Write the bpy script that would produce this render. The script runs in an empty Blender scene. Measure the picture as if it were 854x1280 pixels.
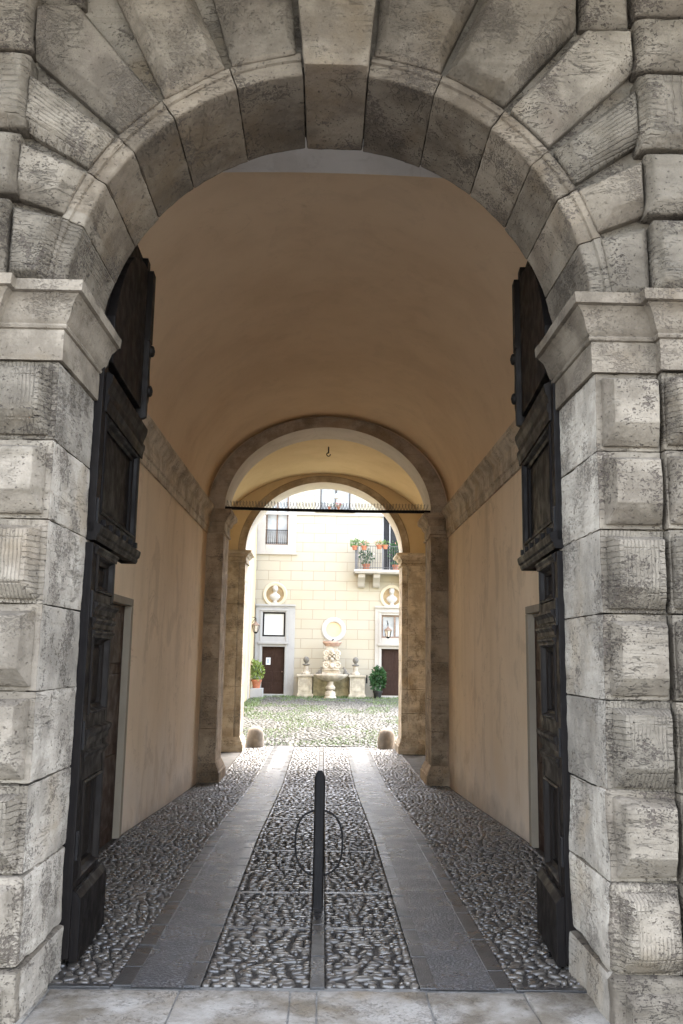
import bpy, bmesh, math, random
import numpy as np
from mathutils import Vector, Matrix, noise

random.seed(7)
RNG = np.random.default_rng(11)
C = bpy.context.scene.collection
PI = math.pi
# World axes: +y runs through the gateway into the courtyard, z = 0 is the viewer's eye height.

# ------------------------------------------------------------------ helpers
ORIGIN = {}


def thing(name, label, cat, loc=(0, 0, 0), group=None, kind=None):
    o = bpy.data.objects.new(name, None)
    o.empty_display_size = 0.2
    C.objects.link(o)
    o.location = loc
    ORIGIN[o.name] = Vector(loc)
    o['label'] = label
    o['category'] = cat
    if group:
        o['group'] = group
    if kind:
        o['kind'] = kind
    return o


def tag(o, label, cat, group=None):
    o['label'] = label
    o['category'] = cat
    if group:
        o['group'] = group
    return o


class MB:
    """collects vertices and faces in world space"""

    def __init__(self):
        self.v, self.f, self.uv = [], [], {}

    def add(self, vs, fs):
        n = len(self.v)
        self.v += [tuple(map(float, p)) for p in vs]
        self.f += [tuple(i + n for i in f) for f in fs]
        return self

    def box(self, x0, x1, y0, y1, z0, z1):
        vs = [(x0, y0, z0), (x1, y0, z0), (x1, y1, z0), (x0, y1, z0), (x0, y0, z1), (x1, y0, z1), (x1, y1, z1), (x0, y1, z1)]
        return self.add(vs, [(0, 3, 2, 1), (4, 5, 6, 7), (0, 1, 5, 4), (1, 2, 6, 5), (2, 3, 7, 6), (3, 0, 4, 7)])

    def hexa(self, vs):
        return self.add(vs, [(0, 3, 2, 1), (4, 5, 6, 7), (0, 1, 5, 4), (1, 2, 6, 5), (2, 3, 7, 6), (3, 0, 4, 7)])

    def loft(self, rings, close=True, cap=True):
        n = len(rings[0])
        vs = [p for r in rings for p in r]
        fs = []
        m = n if close else n - 1
        for k in range(len(rings) - 1):
            for i in range(m):
                j = (i + 1) % n
                fs.append((k * n + i, k * n + j, (k + 1) * n + j, (k + 1) * n + i))
        if cap:
            fs.append(tuple(range(n - 1, -1, -1)))
            fs.append(tuple((len(rings) - 1) * n + i for i in range(n)))
        return self.add(vs, fs)

    def lathe(self, cx, cy, prof, n=24, sx=1.0, sy=1.0):
        rings = [[(cx + r * sx * math.cos(2 * PI * i / n), cy + r * sy * math.sin(2 * PI * i / n), z) for i in range(n)] for r, z in prof]
        return self.loft(rings)

    def tube(self, pts, r, n=8, closed=False):
        pts = [Vector(p) for p in pts]
        rings = []
        m = len(pts)
        for i, p in enumerate(pts):
            a = pts[(i - 1) % m] if (i > 0 or closed) else p
            b = pts[(i + 1) % m] if (i < m - 1 or closed) else p
            t = (b - a).normalized()
            u = t.cross(Vector((0.12, 1, 0.07))).normalized()
            if u.length < 0.1:
                u = t.cross(Vector((1, 0, 0))).normalized()
            w = t.cross(u)
            rr = r[i] if isinstance(r, (list, tuple)) else r
            rings.append([tuple(p + rr * (math.cos(2 * PI * k / n) * u + math.sin(2 * PI * k / n) * w)) for k in range(n)])
        if closed:
            rings.append(rings[0])
        return self.loft(rings, cap=not closed)

    def prism(self, poly, y0, y1):
        """poly in (x, z), extruded along y"""
        n = len(poly)
        vs = [(x, y0, z) for x, z in poly] + [(x, y1, z) for x, z in poly]
        fs = [tuple(range(n)), tuple(range(2 * n - 1, n - 1, -1))]
        fs += [((i + 1) % n, i, i + n, (i + 1) % n + n) for i in range(n)]
        return self.add(vs, fs)

    def sphere(self, c, r, n=12, sz=1.0):
        prof = [(r * math.sin(PI * k / n), c[2] + sz * -r * math.cos(PI * k / n)) for k in range(n + 1)]
        prof[0] = (r * .02, prof[0][1])
        prof[-1] = (r * .02, prof[-1][1])
        return self.lathe(c[0], c[1], prof, n * 2)

    def build(self, name, mat, parent=None, smooth=None, rough=None, bevel=None, fixn=True, uvf=None, origin=None):
        me = bpy.data.meshes.new(name)
        if origin is None:
            o0 = ORIGIN[parent.name] if parent is not None else Vector((0, 0, 0))
        else:
            o0 = Vector(origin)
        me.from_pydata(self.v, [], self.f)
        bm = bmesh.new()
        bm.from_mesh(me)
        if fixn:
            bmesh.ops.recalc_face_normals(bm, faces=bm.faces)
        if bevel:
            es = [e for e in bm.edges if len(e.link_faces) == 2 and e.calc_face_angle(0) > 0.4]
            bmesh.ops.bevel(bm, geom=es, offset=bevel, segments=2, profile=0.6, affect='EDGES', clamp_overlap=True)
        if rough:
            roughen(bm, *rough)
        if uvf:
            lay = bm.loops.layers.uv.new('UVMap')
            for f in bm.faces:
                for l in f.loops:
                    l[lay].uv = uvf(l.vert.co)
        for v in bm.verts:
            v.co -= o0
        if smooth is not None:
            for f in bm.faces:
                f.smooth = True
            for e in bm.edges:
                if len(e.link_faces) == 2 and e.calc_face_angle(0) > smooth:
                    e.smooth = False
        bm.to_mesh(me)
        bm.free()
        ob = bpy.data.objects.new(name, me)
        C.objects.link(ob)
        if mat is not None:
            me.materials.append(mat)
        if parent is not None:
            ob.parent = parent
            ORIGIN[ob.name] = o0
        else:
            ob.location = o0
            ORIGIN[ob.name] = o0
        return ob


def roughen(bm, edge, amp, scale, big=0.0):
    bmesh.ops.triangulate(bm, faces=[f for f in bm.faces if len(f.verts) > 4])
    for _ in range(6):
        es = [e for e in bm.edges if e.calc_length() > edge]
        if not es or len(bm.verts) > 9000:
            break
        bmesh.ops.subdivide_edges(bm, edges=es, cuts=1, use_grid_fill=True)
    bm.normal_update()
    for v in bm.verts:
        p = v.co
        q = p * scale
        d = noise.noise(q) * 0.55 + noise.noise(q * 2.3 + Vector((7, 3, 1))) * 0.3 + noise.noise(q * 5.1) * 0.2
        # small bites out of the arrises
        k = noise.noise(p * 9.0 + Vector((31, 2, 9)))
        bite = max(0.0, k - 0.25) * 1.6
        sharp = 0.0
        for e in v.link_edges:
            if len(e.link_faces) == 2 and e.calc_face_angle(0) > 0.5:
                sharp = 1.0
        off = amp * d - amp * 2.2 * bite * sharp
        if big:
            off += big * noise.noise(p * 2.1 + Vector((4, 4, 4)))
        v.co = p + v.normal * off
    bmesh.ops.recalc_face_normals(bm, faces=bm.faces)


def copy_tree(o, delta, mirror=False, root=True):
    c = o.copy()
    C.objects.link(c)
    if root:
        c.location = Vector(o.location) + Vector(delta)
        if mirror:
            c.scale = (-1, 1, 1)
    ORIGIN[c.name] = Vector(c.location) if root else ORIGIN.get(o.name, Vector())
    for ch in list(o.children):
        k = copy_tree(ch, delta, root=False)
        k.parent = c
    return c


# ------------------------------------------------------------------ materials
class M:
    def __init__(self, name):
        self.m = bpy.data.materials.new(name)
        self.m.use_nodes = True
        self.t = self.m.node_tree
        self.b = self.t.nodes['Principled BSDF']
        self.tc = self.t.nodes.new('ShaderNodeTexCoord')
        self.oi = None

    def n(self, ty, **k):
        n = self.t.nodes.new(ty)
        for a, v in k.items():
            setattr(n, a, v)
        return n

    def link(self, a, b):
        self.t.links.new(a, b)

    def put(self, sock, v):
        if hasattr(v, 'is_linked'):
            self.link(v, sock)
        else:
            sock.default_value = v

    def rnd(self):
        if self.oi is None:
            self.oi = self.n('ShaderNodeObjectInfo')
        return self.oi.outputs['Random']

    def vec(self, scale=(1, 1, 1), shift=False, src='Object'):
        mp = self.n('ShaderNodeMapping')
        mp.inputs['Scale'].default_value = scale
        self.link(self.tc.outputs[src], mp.inputs['Vector'])
        if shift:
            vm = self.n('ShaderNodeVectorMath', operation='MULTIPLY')
            self.link(self.rnd(), vm.inputs[0])
            vm.inputs[1].default_value = (37.0, 53.0, 71.0)
            self.link(vm.outputs[0], mp.inputs['Location'])
        return mp.outputs[0]

    def noise(self, vec, scale, detail=4, rough=0.55, dist=0.0):
        n = self.n('ShaderNodeTexNoise')
        n.inputs['Scale'].default_value = scale
        n.inputs['Detail'].default_value = detail
        n.inputs['Roughness'].default_value = rough
        n.inputs['Distortion'].default_value = dist
        self.link(vec, n.inputs['Vector'])
        return n.outputs['Fac']

    def ramp(self, fac, a, b, lo=0.0, hi=1.0):
        n = self.n('ShaderNodeMapRange')
        n.interpolation_type = 'SMOOTHSTEP'
        for i, v in zip(('From Min', 'From Max', 'To Min', 'To Max'), (a, b, lo, hi)):
            n.inputs[i].default_value = v
        self.link(fac, n.inputs['Value'])
        return n.outputs['Result']

    def math(self, op, a, b=0.5):
        n = self.n('ShaderNodeMath', operation=op)
        self.put(n.inputs[0], a)
        self.put(n.inputs[1], b)
        return n.outputs[0]

    def mix(self, fac, a, b, mode='MIX'):
        n = self.n('ShaderNodeMix', data_type='RGBA', blend_type=mode)
        self.put(n.inputs['Factor'], fac)
        for s, v in ((n.inputs[6], a), (n.inputs[7], b)):
            if isinstance(v, tuple):
                s.default_value = (*v, 1) if len(v) == 3 else v
            else:
                self.link(v, s)
        return n.outputs[2]

    def bump(self, h, strength=0.5, dist=0.01, normal=None):
        n = self.n('ShaderNodeBump')
        n.inputs['Strength'].default_value = strength
        n.inputs['Distance'].default_value = dist
        self.link(h, n.inputs['Height'])
        if normal is not None:
            self.link(normal, n.inputs['Normal'])
        return n.outputs['Normal']

    def out(self, color=None, rough=None, normal=None, spec=None, metal=None):
        if color is not None:
            self.put(self.b.inputs['Base Color'], (*color, 1) if isinstance(color, tuple) else color)
        if rough is not None:
            self.put(self.b.inputs['Roughness'], rough)
        if normal is not None:
            self.link(normal, self.b.inputs['Normal'])
        if spec is not None:
            self.b.inputs['Specular IOR Level'].default_value = spec
        if metal is not None:
            self.b.inputs['Metallic'].default_value = metal
        return self.m


def travertine(name, light, mid, pit_amt=1.0, dirt_amt=0.5, tool=None, dirt=(0.15, 0.12, 0.095)):
    s = M(name)
    v = s.vec((1, 1, 1), True)
    vs = s.vec((1, 1, 1.6), True)
    c = s.mix(s.ramp(s.noise(v, 3.0, 6, 0.6), 0.38, 0.62), tuple(x * 1.12 for x in light), tuple(x * .88 for x in mid))
    c = s.mix(s.ramp(s.noise(v, 9.0, 5, 0.6), 0.5, 0.7, 0, .4), c, tuple(x * 1.3 for x in light))
    # bedding streaks
    band = s.ramp(s.noise(s.vec((1.2, 1.2, 16), True), 1.6, 5, 0.6, 0.3), 0.48, 0.72)
    c = s.mix(s.math('MULTIPLY', band, 0.35), c, (mid[0] * .75, mid[1] * .72, mid[2] * .66))
    # warm patches
    warm = s.ramp(s.noise(v, 1.7, 4), 0.52, 0.75)
    c = s.mix(s.math('MULTIPLY', warm, 0.7), c, (mid[0] * 1.02, mid[1] * .9, mid[2] * .72))
    # grime
    g = s.math('MAXIMUM', s.ramp(s.noise(v, 2.4, 9, 0.68, 0.4), 0.50, 0.80), s.ramp(s.noise(s.vec((2.2, 2.2, .7), True), 2.6, 7, 0.65, 0.3), 0.50, 0.82))
    c = s.mix(s.math('MULTIPLY', g, dirt_amt), c, dirt)
    fine = s.noise(v, 90, 3, 0.6)
    c = s.mix(0.25, c, s.mix(fine, (0.12, 0.11, 0.10), (0.75, 0.72, 0.66)), 'OVERLAY')
    # pits: clusters of dark holes
    cl = s.ramp(s.noise(v, 3.6, 5, 0.6), 0.44, 0.66)
    p1 = s.noise(vs, 38, 2, 0.5, 0.0)
    p2 = s.noise(vs, 85, 2, 0.5)
    th = s.math('SUBTRACT', 0.685, s.math('MULTIPLY', cl, 0.17))
    pa = s.ramp(s.math('SUBTRACT', p1, th), 0.0, 0.05)
    pb = s.ramp(s.math('SUBTRACT', p2, th), -0.01, 0.05)
    pit = s.math('MAXIMUM', pa, s.math('MULTIPLY', pb, 0.8))
    # long cracks along the bed
    cr = s.noise(s.vec((1.6, 1.6, 9), True), 2.7, 6, 0.6, 0.9)
    crk = s.ramp(s.math('ABSOLUTE', s.math('SUBTRACT', cr, 0.5)), 0.0, 0.011, 1.0, 0.0)
    crk = s.math('MULTIPLY', crk, s.ramp(s.noise(v, 2.2, 2), 0.5, 0.62))
    pit = s.math('MAXIMUM', pit, s.math('MULTIPLY', crk, 0.55))
    c = s.mix(s.math('MULTIPLY', pit, 0.82 * pit_amt), c, (0.075, 0.06, 0.048))
    # tone from stone to stone
    tone = s.ramp(s.rnd(), 0, 1, 0.78, 1.16)
    c = s.mix(1.0, c, s.comb(tone) if hasattr(s, 'comb') else _grey(s, tone), 'MULTIPLY')
    h = s.math('SUBTRACT', s.math('MULTIPLY', s.noise(v, 28, 6, 0.65), 0.55), s.math('MULTIPLY', pit, 1.0 * pit_amt))
    nrm = s.bump(h, 0.9, 0.016)
    if tool:
        uv = s.n('ShaderNodeUVMap')
        sep = s.n('ShaderNodeSeparateXYZ')
        s.link(uv.outputs[0], sep.inputs[0])
        u, w = sep.outputs[0], sep.outputs[1]
        wob = s.math('MULTIPLY', s.noise(v, 14, 2), 0.05)
        u2, w2 = s.math('ADD', u, wob), s.math('ADD', w, wob)
        ax = s.math('ABSOLUTE', s.math('SUBTRACT', u, 0.5))
        az = s.math('ABSOLUTE', s.math('SUBTRACT', w, 0.5))
        inner = s.ramp(s.math('MAXIMUM', ax, az), 0.30, 0.315, 1.0, 0.0)
        fu, fw = tool
        lines_u = s.math('ABSOLUTE', s.math('SINE', s.math('MULTIPLY', u2, fu)))
        lines_w = s.math('ABSOLUTE', s.math('SINE', s.math('MULTIPLY', w2, fw)))
        side = s.math('GREATER_THAN', ax, az)
        border = s.n('ShaderNodeMix', data_type='FLOAT')
        s.link(side, border.inputs[0]); s.link(lines_u, border.inputs[2]); s.link(lines_w, border.inputs[3])
        pick = s.n('ShaderNodeMix', data_type='FLOAT')
        s.link(inner, pick.inputs[0]); s.link(border.outputs[0], pick.inputs[2]); s.link(lines_u, pick.inputs[3])
        frame = s.ramp(s.math('ABSOLUTE', s.math('SUBTRACT', s.math('MAXIMUM', ax, az), 0.305)), 0.0, 0.018, 1.0, 0.0)
        groove = s.ramp(pick.outputs[0], 0.05, 0.55)
        wear = s.ramp(s.noise(v, 5, 3), 0.38, 0.55)
        hh = s.math('MULTIPLY', s.math('SUBTRACT', groove, s.math('MULTIPLY', frame, 0.8)), wear)
        nrm = s.bump(hh, 0.8, 0.009, nrm)
    return s.out(c, 0.88, nrm, 0.25)


def _grey(s, val):
    n = s.n('ShaderNodeCombineColor')
    for i in range(3):
        s.link(val, n.inputs[i])
    return n.outputs[0]


L1, L2 = (0.2154, 0.188, 0.1506), (0.1537, 0.132, 0.1032)
TRAV = travertine('travertine', L1, L2, 1.0, 0.45)
TRAV_T = travertine('travertine_tooled', L1, L2, 0.85, 0.4, tool=(46.0, 40.0))
TRAV_R = travertine('travertine_ridged', L1, L2, 0.5, 0.35, tool=(10.0, 84.0))
TRAV_P = travertine('pitted_travertine', (0.1833, 0.1588, 0.1255), (0.1282, 0.1083, 0.0838), 1.15, 0.5)
TRAV_PT = travertine('pitted_tooled_travertine', (0.1857, 0.1612, 0.1277), (0.1307, 0.1114, 0.0861), 1.0, 0.45, tool=(46.0, 40.0))
TRAV_PS = travertine('grimy_smooth_travertine', (0.1595, 0.1359, 0.1054), (0.1134, 0.094, 0.0712), 0.6, 0.55)
TRAV_PR = travertine('grimy_ridged_travertine', (0.157, 0.1327, 0.1024), (0.1102, 0.0916, 0.0683), 0.6, 0.55, tool=(10.0, 84.0))
TRAV_J = travertine('lit_smooth_jamb_travertine', (0.3702, 0.3363, 0.2857), (0.2946, 0.2651, 0.223), 0.8, 0.45)
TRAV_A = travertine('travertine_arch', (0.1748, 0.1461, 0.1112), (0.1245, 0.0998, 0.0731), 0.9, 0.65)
TRAV_S = travertine('travertine_smooth', (0.2326, 0.2015, 0.1603), (0.1743, 0.1478, 0.115), 0.45, 0.35)
STONE_IN = travertine('inner_stone', (0.54, 0.475, 0.385), (0.44, 0.37, 0.285), 0.6, 0.35, dirt=(0.2, 0.14, 0.09))


def plaster(name, base, alt, low=None, streak=0.25, bump=0.25):
    s = M(name)
    v = s.vec()
    c = s.mix(s.ramp(s.noise(v, 0.9, 7, 0.6), 0.35, 0.7), base, alt)
    st = s.ramp(s.noise(s.vec((2.5, 2.5, 0.35)), 1.4, 6, 0.62), 0.45, 0.75)
    c = s.mix(s.math('MULTIPLY', st, streak), c, (alt[0] * .72, alt[1] * .68, alt[2] * .62))
    if low:
        sep = s.n('ShaderNodeSeparateXYZ')
        s.link(s.tc.outputs['Object'], sep.inputs[0])
        hz = s.math('ADD', sep.outputs[2], s.math('MULTIPLY', s.noise(v, 1.1, 5), 1.6))
        c = s.mix(s.ramp(hz, 0.2, 2.2, 0.8, 0.0), c, low)
        h2 = s.math('ADD', sep.outputs[2], s.math('MULTIPLY', s.noise(v, 2.2, 8, 0.65), 0.9))
        c = s.mix(s.ramp(h2, 0.42, 0.80, 0.6, 0.0), c, (0.36, 0.29, 0.22))
    sp = s.ramp(s.noise(v, 7, 8, 0.7), 0.62, 0.75)
    c = s.mix(s.math('MULTIPLY', sp, 0.3), c, (alt[0] * .6, alt[1] * .56, alt[2] * .5))
    pt_ = s.ramp(s.noise(s.vec((1, 1, .6)), 1.9, 9, 0.68, 0.6), 0.54, 0.60)
    c = s.mix(s.math('MULTIPLY', pt_, streak * 0.9), c, (alt[0] * .66, alt[1] * .63, alt[2] * .6))
    hair = s.ramp(s.math('ABSOLUTE', s.math('SUBTRACT', s.noise(v, 0.8, 7, 0.55, 0.8), 0.5)), 0.0, 0.004, 1.0, 0.0)
    c = s.mix(s.math('MULTIPLY', hair, streak), c, (alt[0] * .5, alt[1] * .45, alt[2] * .4))
    h = s.math('ADD', s.noise(v, 60, 4), s.math('MULTIPLY', s.noise(v, 5, 3), 2.0))
    return s.out(c, 0.9, s.bump(h, bump, 0.006), 0.2)


PL_VAULT = plaster('tan_vault_plaster', (0.739, 0.577, 0.398), (0.672, 0.51, 0.342), streak=0.12)
PL_WALL = plaster('tan_wall_plaster', (0.784, 0.622, 0.442), (0.717, 0.56, 0.386), low=(0.70, 0.665, 0.63), streak=0.38)
PL_WHITE = plaster('white_plaster', (0.66, 0.62, 0.57), (0.58, 0.54, 0.49))
PL_YELLOW = plaster('yellow_plaster', (0.66, 0.53, 0.33), (0.60, 0.47, 0.28), streak=0.1)
PL_CREAM = plaster('cream_plaster', (0.528, 0.48, 0.368), (0.496, 0.44, 0.328), streak=0.12)
OPPM = plaster('grey_brown_plaster', (0.27, 0.25, 0.23), (0.22, 0.205, 0.19))
TRIM = plaster('pale_trim_stone', (0.4381, 0.4144, 0.3789), (0.3907, 0.367, 0.3315), streak=0.15)
FRAME_TAN = plaster('tan_door_frame', (0.30, 0.255, 0.195), (0.24, 0.20, 0.15), streak=0.2)
TRIM_GREY = plaster('grey_trim_stone', (0.3907, 0.3907, 0.3848), (0.3434, 0.3434, 0.3374), streak=0.15)


def ashlar():
    s = M('cream_ashlar_plaster')
    sep = s.n('ShaderNodeSeparateXYZ')
    s.link(s.tc.outputs['Object'], sep.inputs[0])
    cb = s.n('ShaderNodeCombineXYZ')
    s.link(sep.outputs[0], cb.inputs[0])
    s.link(s.math('ADD', sep.outputs[2], 0.07), cb.inputs[1])
    br = s.n('ShaderNodeTexBrick')
    br.offset, br.squash = 0.5, 1.0
    for k, val in (('Scale', 1.0), ('Mortar Size', 0.013), ('Mortar Smooth', 0.3), ('Brick Width', 1.02), ('Row Height', 0.436)):
        br.inputs[k].default_value = val
    br.inputs['Color1'].default_value = (0.41, 0.375, 0.30, 1)
    br.inputs['Color2'].default_value = (0.42, 0.39, 0.315, 1)
    br.inputs['Mortar'].default_value = (0.295, 0.26, 0.20, 1)
    s.link(cb.outputs[0], br.inputs['Vector'])
    v = s.vec()
    plain = s.mix(s.noise(v, 1.3, 5), (0.38, 0.36, 0.315), (0.41, 0.38, 0.315))
    low = s.ramp(s.math('ADD', sep.outputs[2], s.math('MULTIPLY', s.noise(v, 3, 3), 0.01)), 0.66, 0.67)
    c = s.mix(low, plain, br.outputs['Color'])
    c = s.mix(s.math('MULTIPLY', s.ramp(s.noise(v, 0.5, 6, 0.6), 0.4, 0.75), 0.35), c, (0.40, 0.335, 0.22))
    h = s.math('MULTIPLY', br.outputs['Fac'], low)
    h = s.math('SUBTRACT', s.math('MULTIPLY', s.noise(v, 20, 4), 0.15), h)
    return s.out(c, 0.9, s.bump(h, 0.5, 0.02), 0.2)


ASHLAR = ashlar()


def wood(name, a, b, rough=0.55):
    s = M(name)
    g = s.noise(s.vec((14, 14, 0.9), True), 3.0, 6, 0.6, 0.4)
    c = s.mix(s.ramp(g, 0.35, 0.7), a, b)
    dust = s.ramp(s.noise(s.vec((1, 1, 1), True), 6, 7, 0.7), 0.5, 0.75)
    c = s.mix(s.math('MULTIPLY', dust, 0.3), c, (b[0] * 2.0, b[1] * 2.0, b[2] * 2.0))
    r = s.ramp(s.noise(s.vec(), 9, 4), 0.3, 0.7, rough - 0.1, rough + 0.15)
    return s.out(c, r, s.bump(g, 0.45, 0.006), 0.13)


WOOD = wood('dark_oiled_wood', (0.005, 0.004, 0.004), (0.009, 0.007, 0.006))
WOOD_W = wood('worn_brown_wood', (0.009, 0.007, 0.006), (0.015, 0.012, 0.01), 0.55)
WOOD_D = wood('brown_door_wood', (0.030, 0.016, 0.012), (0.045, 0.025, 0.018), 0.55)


def simple(name, col, rough=0.6, metal=0.0, spec=0.4, nscale=12, var=0.25):
    s = M(name)
    v = s.vec()
    f = s.ramp(s.noise(v, nscale, 5, 0.6), 0.35, 0.7)
    c = s.mix(f, tuple(x * (1 - var) for x in col), tuple(min(1, x * (1 + var * .6)) for x in col))
    return s.out(c, rough, s.bump(s.noise(v, nscale * 5, 3), 0.2, 0.004), spec, metal)


IRON = simple('black_painted_iron', (0.011, 0.010, 0.010), 0.6, 0.0, 0.2)
RUST = simple('dark_rusty_iron', (0.035, 0.024, 0.018), 0.7)
GREYIRON = simple('grey_iron', (0.10, 0.10, 0.105), 0.5)
COPPER = simple('brown_copper', (0.22, 0.15, 0.11), 0.5)
TERRA = simple('terracotta', (0.4, 0.152, 0.08), 0.8)
PINKSTONE = simple('pink_stone', (0.4588, 0.3108, 0.2368), 0.8, nscale=6)
FOUNT = simple('pale_fountain_stone', (0.4884, 0.4329, 0.3478), 0.85, nscale=5, var=0.3)
PEDEST = simple('weathered_pedestal_stone', (0.444, 0.3996, 0.3108), 0.85, nscale=4, var=0.28)
GREYSTONE = simple('grey_mossy_stone', (0.17, 0.16, 0.14), 0.85, nscale=9)
MARBLE = simple('white_marble', (0.4736, 0.4618, 0.4381), 0.6, nscale=4, var=0.1)
BOULDER = simple('worn_guard_stone', (0.264, 0.222, 0.174), 0.85, nscale=5, var=0.3)
GLASS = simple('pale_window_glass', (0.36, 0.38, 0.39), 0.12, 0.0, 0.5, 1.2, 0.3)
GLASSW = simple('white_backed_glass', (0.52, 0.55, 0.57), 0.15, 0.0, 0.7, 1.0, 0.06)
DARK = simple('dark_interior', (0.03, 0.03, 0.032), 0.9)
PAPER = simple('white_paper', (0.82, 0.84, 0.86), 0.9, var=0.03)
PRINT = simple('blue_grey_print', (0.42, 0.50, 0.60), 0.9, var=0.1)
LAMPGLASS = simple('lantern_glass', (0.60, 0.54, 0.46), 0.15, spec=0.6)
BLACKPOT = simple('black_plastic_pot', (0.02, 0.02, 0.02), 0.5)
CURTAIN = simple('pale_curtain', (0.55, 0.54, 0.52), 0.9)


def leafmat(name, a, b):
    s = M(name)
    c = s.mix(s.noise(s.vec(), 9, 3), a, b)
    s.b.inputs['Subsurface Weight'].default_value = 0.0
    return s.out(c, 0.55, None, 0.35)


LEAF_D = leafmat('dark_green_leaves', (0.02, 0.06, 0.02), (0.05, 0.12, 0.04))
LEAF_Y = leafmat('yellow_green_leaves', (0.16, 0.24, 0.05), (0.26, 0.32, 0.09))
LEAF_M = leafmat('mid_green_leaves', (0.09, 0.17, 0.05), (0.15, 0.25, 0.08))
GRASS = leafmat('grass_blades', (0.084, 0.133, 0.049), (0.14, 0.189, 0.077))
FLOWER = leafmat('pink_petals', (0.55, 0.18, 0.16), (0.65, 0.35, 0.32))
FLOWER_W = leafmat('white_petals', (0.75, 0.72, 0.70), (0.82, 0.80, 0.78))


def cobble(name, dark, light, rough, spec=0.5):
    s = M(name)
    at = s.n('ShaderNodeAttribute', attribute_name='tone')
    v = s.vec()
    c = s.mix(at.outputs['Fac'], dark, light)
    c = s.mix(s.math('MULTIPLY', s.ramp(s.noise(v, 22, 5), 0.45, 0.7), 0.4), c, (dark[0] * .6, dark[1] * .6, dark[2] * .6))
    r = s.ramp(s.noise(v, 3.5, 5, 0.6), 0.3, 0.7, rough - 0.08, rough + 0.14)
    return s.out(c, r, s.bump(s.noise(v, 45, 3), 0.2, 0.003), spec)


COB = cobble('polished_river_cobble', (0.034, 0.031, 0.029), (0.140, 0.124, 0.103), 0.27, 0.6)
COB.node_tree.nodes['Principled BSDF'].inputs['Coat Weight'].default_value = 0.28
COB.node_tree.nodes['Principled BSDF'].inputs['Coat Roughness'].default_value = 0.16
COBY = cobble('pale_courtyard_cobble', (0.0527, 0.0527, 0.0465), (0.1054, 0.1035, 0.0936), 0.65, 0.35)


def ground(name, a, b, rough, fine=60, spec=0.4, speck=None, bumpd=0.008, amt=0.5, lo=0.53):
    s = M(name)
    v = s.vec()
    c = s.mix(s.ramp(s.noise(v, 1.6, 7, 0.6), 0.35, 0.7), a, b)
    f = s.noise(v, fine, 3, 0.6)
    c = s.mix(s.ramp(f, lo, lo + .1, 0, amt), c, speck or tuple(min(1, x * 1.6) for x in b))
    c = s.mix(s.ramp(s.noise(v, fine * .83, 3), 0.53, 0.63, 0, amt), c, tuple(x * .4 for x in a))
    c = s.mix(s.ramp(s.noise(v, 0.7, 6, 0.65), 0.5, 0.72, 0, 0.45), c, tuple(x * .55 for x in a))
    r = s.ramp(s.noise(v, 4, 4), 0.3, 0.7, rough - 0.07, rough + 0.12)
    return s.out(c, r, s.bump(f, 0.7, bumpd), spec)


GROUT = ground('dark_grout', (0.026, 0.023, 0.020), (0.050, 0.044, 0.037), 0.75, 40)
TRACK = ground('grey_wheel_track', (0.042, 0.043, 0.047), (0.066, 0.066, 0.069), 0.30, 62, 0.55, (0.20, 0.20, 0.205), 0.014, 0.8, 0.52)
KERB = ground('dark_border_stone', (0.030, 0.029, 0.029), (0.054, 0.052, 0.050), 0.30, 90, 0.5, None, 0.004, 0.3)
SLABM = travertine('worn_threshold_marble', (0.255, 0.243, 0.222), (0.165, 0.145, 0.115), 0.5, 0.75, dirt=(0.085, 0.07, 0.052))
SLABM.node_tree.nodes['Principled BSDF'].inputs['Roughness'].default_value = 0.45
STREETM = ground('grey_street_stone', (0.15, 0.145, 0.135), (0.2, 0.195, 0.18), 0.6, 20)
YARD = ground('courtyard_earth', (0.10, 0.115, 0.06), (0.15, 0.15, 0.11), 0.85, 14)

# ------------------------------------------------------------------ ground levels
FY = [-60, 4.9, 9.0, 11.5, 14.0, 20.2, 30, 39.0, 60]
FZ = [-1.70, -1.70, -1.755, -1.88, -1.995, -2.0, -1.90, -1.79, -1.75]


def zf(y):
    return float(np.interp(y, FY, FZ))


def sheet(mb, x0, x1, y0, y1, dz, step=0.4):
    n = max(1, int((y1 - y0) / step))
    ys = [y0 + (y1 - y0) * i / n for i in range(n + 1)]
    vs = [p for y in ys for p in ((x0, y, zf(y) + dz), (x1, y, zf(y) + dz))]
    mb.add(vs, [(2 * i, 2 * i + 1, 2 * i + 3, 2 * i + 2) for i in range(n)])


def struct(o):
    o['kind'] = 'structure'
    return o


# ------------------------------------------------------------------ street front
FACE = thing('stone_portal', 'rusticated travertine street portal with bossed blocks and a round arch of pitted wedge stones', 'portal', (0, 4.8, -1.70))
YF, YB = 4.45, 5.18
R0, ZC = 1.41, 1.80


def inset(poly, ds):
    """move each edge of a convex polygon inward by its own distance"""
    n = len(poly)
    area = sum(poly[i][0] * poly[(i + 1) % n][1] - poly[(i + 1) % n][0] * poly[i][1] for i in range(n))
    sg = 1 if area > 0 else -1
    lines = []
    for i in range(n):
        (x0, z0), (x1, z1) = poly[i], poly[(i + 1) % n]
        l = math.hypot(x1 - x0, z1 - z0)
        nx, nz = -(z1 - z0) / l * sg, (x1 - x0) / l * sg
        lines.append((nx, nz, nx * x0 + nz * z0 + ds[i]))
    out = []
    for i in range(n):
        a, b = lines[i - 1], lines[i]
        det = a[0] * b[1] - a[1] * b[0]
        out.append(((a[2] * b[1] - a[1] * b[2]) / det, (a[0] * b[2] - a[2] * b[0]) / det))
    return out


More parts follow.
